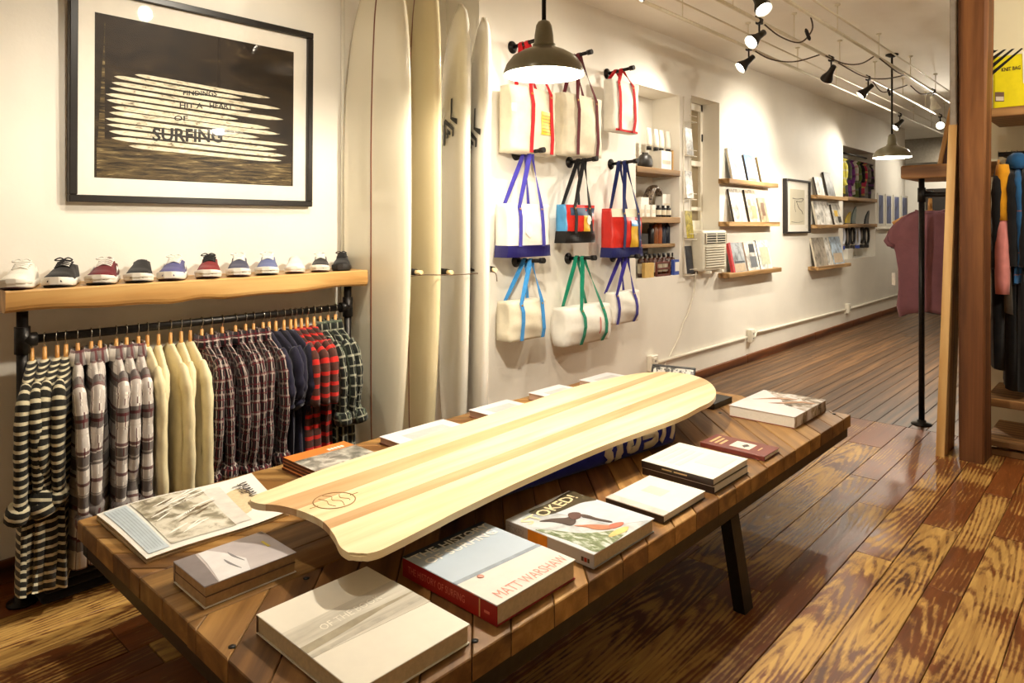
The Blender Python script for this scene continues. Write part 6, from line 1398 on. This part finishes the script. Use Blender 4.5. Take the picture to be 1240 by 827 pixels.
for px, m_, nm, lb, L_, sl in ((1206, JK, 'wetsuit', 'black wetsuit hanging next to the timber post', 1.25, .62), (1216, JG, 'jacket', 'grey wool jacket hanging between the black wetsuit and the blue jacket', .9, 0), (1229, JB, 'jacket', 'blue hooded jacket with thin pink seams on the alcove rail', .72, .6), (1246, JO, 'jacket', 'dark olive jacket past the blue hooded one', .95, .6), (1262, JK, 'wetsuit', 'black wetsuit past the dark olive jacket', 1.3, .6), (1222, JK, 'wetsuit', 'long black wetsuit between the grey wool jacket and the blue one', 1.36, .6), (1238, JK, 'wetsuit', 'long black wetsuit between the blue and the olive jackets', 1.36, .6)):
    c = copy_tree(hng); c.location = (jx(px), 5.30, rz); c.rotation_euler = (0, 0, PI / 2 + .12); c['label'] = 'wooden hanger on the alcove rail holding the ' + lb.split(' ')[0] + ' ' + nm + {1206: ' next to the post', 1222: ' beside the grey jacket', 1238: ' beside the olive jacket', 1262: ' past the olive jacket'}.get(px, ''); c['group'] = 'hangers on the alcove rail'
    e = garment(nm, lb, 'jacket' if nm == 'jacket' else 'wetsuit', (jx(px), 5.30, rz), -PI / 2 + .12, m_, length=L_, half=.21, thick=.03, sleeve=sl, collar=False, sl_r=.06, seed=int(px))
    if m_ is JB:
        b = MB(); b.sm = True; b.loft([[Vector((.075 * s_ * math.cos(k * PI / 8) + .04, .05 * s_ * math.sin(k * PI / 8), z)) for k in range(16)] for s_, z in ((1.1, -.10), (1.2, -.06), (1.0, -.02), (.5, .0))]); b.build('hood', JB, e, local=True, smooth=True)
    if m_ is JG:
        for s_, (mm, z0, z1, nm2) in ((1, (JY, -.08, -.42, 'yellow_sleeve')), (1, (JP, -.42, -.86, 'pink_sleeve'))):
            b = MB(); pts = [(.20 + .05 * (-z), -.02, z) for z in [z0 + (z1 - z0) * k / 6 for k in range(7)]]; b.tube(pts, [.045, .055, .058, .058, .056, .054, .05], 12, up=(1, 0, 0), flat=.7); b.build(nm2, mm, e, local=True, smooth=True)
# black boots / trousers low down
for i, xx in enumerate((-.45, -.28)):
    e = thing('rubber_boot', 'black rubber boot on the low bench shelf, ' + ('nearer the timber post' if i == 0 else 'farther from the timber post'), 'boot', (xx, 5.33, at_y(1190, 486, 4.93).z), 0, 'black boots on the bench shelf')
    b = MB(); b.loft([[Vector((rx * math.cos(k * PI / 8), cy + ry * math.sin(k * PI / 8), z)) for k in range(16)] for rx, ry, cy, z in ((.045, .12, -.05, 0), (.048, .125, -.05, .03), (.046, .11, -.045, .06), (.046, .07, -.01, .1), (.048, .055, 0, .16), (.056, .06, 0, .34))]); b.build('boot_body', plain('boot_rubber', (20, 19, 19), .35), e, local=True, smooth=True)
    b = MB(); b.loft([[Vector((rx * math.cos(k * PI / 8), -.05 + ry * math.sin(k * PI / 8), z)) for k in range(16)] for rx, ry, z in ((.05, .127, 0), (.051, .129, .018))]); b.build('boot_sole', M_RUBK, e, local=True)
# yellow bag on the upper shelf
ybx0, ybx1, yby = at_y(1202, 100, 5.12).x, .18, 5.12; yh = at_y(1225, 66, 5.12).z - zu
yb = thing('yellow_bag', 'bright yellow printed bag with black diagonal stripes on the upper alcove shelf', 'bag', ((ybx0 + ybx1) / 2, yby + .06, zu))
M_YB = plain('bag_yellow', (230, 214, 20), .4, var=.05)
b = MB(); b.box(ybx0, ybx1, yby, yby + .13, zu, zu + yh, .012, seg=2); b.build('bag_body', M_YB, yb)
pxm = (at_y(1240, 100, 5.12).x - at_y(1202, 100, 5.12).x) / 38; ff = yby - .0015
def yp(px, py): p = at_y(px, py, 5.12); return Vector((p.x, ff, p.z))
def yshape(pts, m_, nm, off=0):
    b = MB(); b.face([b.bm.verts.new(yp(*p) - Vector((0, off, 0))) for p in pts]); bmesh.ops.triangulate(b.bm, faces=b.bm.faces[:]); b.build(nm, m_, yb)
for k in range(4):
    o_ = 8.5 * k; yshape([(1202, 91 - o_), (1202, 86 - o_), (1237 - 9.5 * k * .9, 58 - .6 * k), (1239 - 9 * k * .9, 59 - .6 * k)] if k == 0 else [(1202, 91 - o_), (1202, 85.5 - o_), (1235 - 10 * k, 58.5 + .8 * k), (1239 - 10 * k, 58 + .8 * k)], M_BLACK, 'black_stripe')
yshape([(1205, 111.5), (1216, 111.5), (1216, 123), (1205, 123)], plain('print_brown', (120, 92, 70), .5), 'photo_square'); yshape([(1206, 117), (1215.5, 117), (1215.5, 122), (1206, 122)], plain('print_cream', (214, 200, 176), .5), 'photo_square', .001)
b = MB(); O = yp(1213, 87); lettering(b, 'KNIT BAG', O - Vector((0, .001, 0)), yp(1236, 84) - O, yp(1213, 82.3) - O, .02); b.build('lettering', M_DKB, yb)
yshape([(1238, 62), (1243, 61), (1243, 101), (1239, 101)], M_BOX, 'white_panel', .001)

# ------------------------------------------------------------------ pipe stand with timber slab, hanger and plum top
PO = at_z(1116, 514, 0); YP = PO.y
sl_z1, sl_z0 = at_y(1100, 201, YP).z, at_y(1100, 217, YP).z
b = MB(); b.box(at_y(1093, 205, YP).x, -.72, YP - .06, YP + .5, sl_z0, sl_z1, .012, seg=2); tag(b.build('timber_slab', wood('slab_brown', (112, 76, 42), (150, 106, 62), (182, 138, 88), 0, 11, .5, 4, .35, .35, .2, .02)), 'short thick brown timber slab on top of the black pipe stand', 'shelf')
sd = thing('pipe_stand', 'slim black pipe garment stand with floor flange under the timber slab', 'clothes rail', (PO.x, YP, 0))
b = MB(); b.tube([(PO.x, YP, 0), (PO.x, YP, sl_z0)], .019, 12); b.build('upright', M_PIPE, sd)
b = MB(); b.lathe([(.065, 0), (.065, .008), (.028, .014), (.028, .035)], (PO.x, YP, 0), 16); b.build('floor_flange', M_PIPE, sd)
tz = at_y(1118, 236, YP).z
b = MB(); b.tube([(PO.x, YP, tz - .05), (PO.x, YP, tz + .05)], .026, 12); b.build('tee_fitting', M_PIPE, sd)
b = MB(); b.tube([(PO.x, YP, tz), (PO.x + .30, YP + .02, tz), (PO.x + .34, YP + .1, tz), (PO.x + .34, YP + .9, tz)], .0165, 10); b.build('rail_bar', M_PIPE, sd)
c = copy_tree(hng); hp = Vector((PO.x + .02, YP + .16, tz + .02)); c.location = hp; c.rotation_euler = (0, 0, .05); c.scale = (1.25, 1, 1.25); c['label'] = 'wooden hanger on the pipe stand holding the plum top'; c['group'] = 'hangers on the pipe stand'
b = MB(); b.tube([(PO.x, YP, tz + .02), (hp.x, hp.y, hp.z), (hp.x, YP + .5, hp.z)], .009, 8); b.build('faceout_arm', M_PIPE, sd)
M_PLUM = cloth('plum_jersey', (136, 92, 100), (), var=.06)
def plum(label, pos, m_, s_=1, rot=0, seed=0):
    e = thing('draped_top', label, 'top', pos, rot); rings = []; n = 32; rn = random.Random(seed)
    sil = ((-.128, .085, .012), (-.145, .125, .018), (-.175, .175, .02), (-.22, .225, .021), (-.28, .265, .022), (-.34, .287, .022), (-.365, .28, .022), (-.385, .235, .024), (-.43, .222, .028), (-.55, .212, .032), (-.70, .208, .036), (-.82, .215, .04), (-.88, .195, .036))
    for z, a, t_ in sil:
        f_ = min(1, max(0, (-z - .2) / .4)); ring = []
        for k in range(n):
            th = 2 * PI * k / n; ring.append(Vector((a * s_ * math.copysign(abs(math.cos(th)) ** .9, math.cos(th)) + .008 * math.sin(z * 8), t_ * math.sin(th) + .012 * f_ * math.sin(5 * th + z * 5 + seed) + .006 * math.sin(9 * th + z * 11), z - (.03 * math.cos(2 * th) if z < -.85 else 0))))
        rings.append(ring)
    b = MB(); b.loft(rings); b.build('body', m_, e, local=True, smooth=True)
    for q in (-1, 1):
        b = MB(); b.tube([(q * .272 * s_, 0, -.315), (q * .283 * s_, 0, -.345), (q * .262 * s_, 0, -.372), (q * .225 * s_, 0, -.385)], [.012, .022, .026, .02], 10, up=(0, 1, 0), flat=.8); b.build('sleeve_cuff', m_, e, local=True, smooth=True)
    b = MB(); b.tube([(.09 * math.cos(a), .018 * math.sin(a), -.145 + .02 * math.cos(a) ** 2) for a in [2 * PI * k / 24 for k in range(25)]], .007, 6); b.build('neckband', m_, e, local=True); return e
plum('loose plum jersey top hanging face-on from the pipe stand', hp, M_PLUM, 1.0, .05, 3)
plum('dark patterned top hanging behind the plum one', hp + Vector((-.035, .18, -.02)), photo_mat('dark_pattern', [(.4, (24, 22, 26)), (.6, (70, 68, 78))], 24), .98, -.1, 5)
b = MB(); tp = at_y(1082, 337, YP + .1); b.box(tp.x - .012, tp.x + .012, tp.y, tp.y + .002, tp.z - .05, tp.z + .04); tag(b.build('price_tag', M_BOX), 'white swing tag hanging from the dark top behind the plum one', 'tag')
# things leaning on the slab
e = thing('propped_picture', 'pale wooden frame with dark panel leaning on top of the timber slab', 'frame', (at_y(1147, 190, YP + .2).x, YP + .25, sl_z1))
Mx = Matrix.Rotation(.18, 4, 'Y')
b = MB(); b.box(-.07, -.04, -.02, .02, 0, .42, .004, M=Mx); b.build('frame_bar', M_PLK, e, local=True); b = MB(); b.box(-.04, .12, -.015, .015, .0, .40, .003, M=Mx); b.build('dark_panel', plain('panel_dark_red', (64, 30, 24), .6), e, local=True)
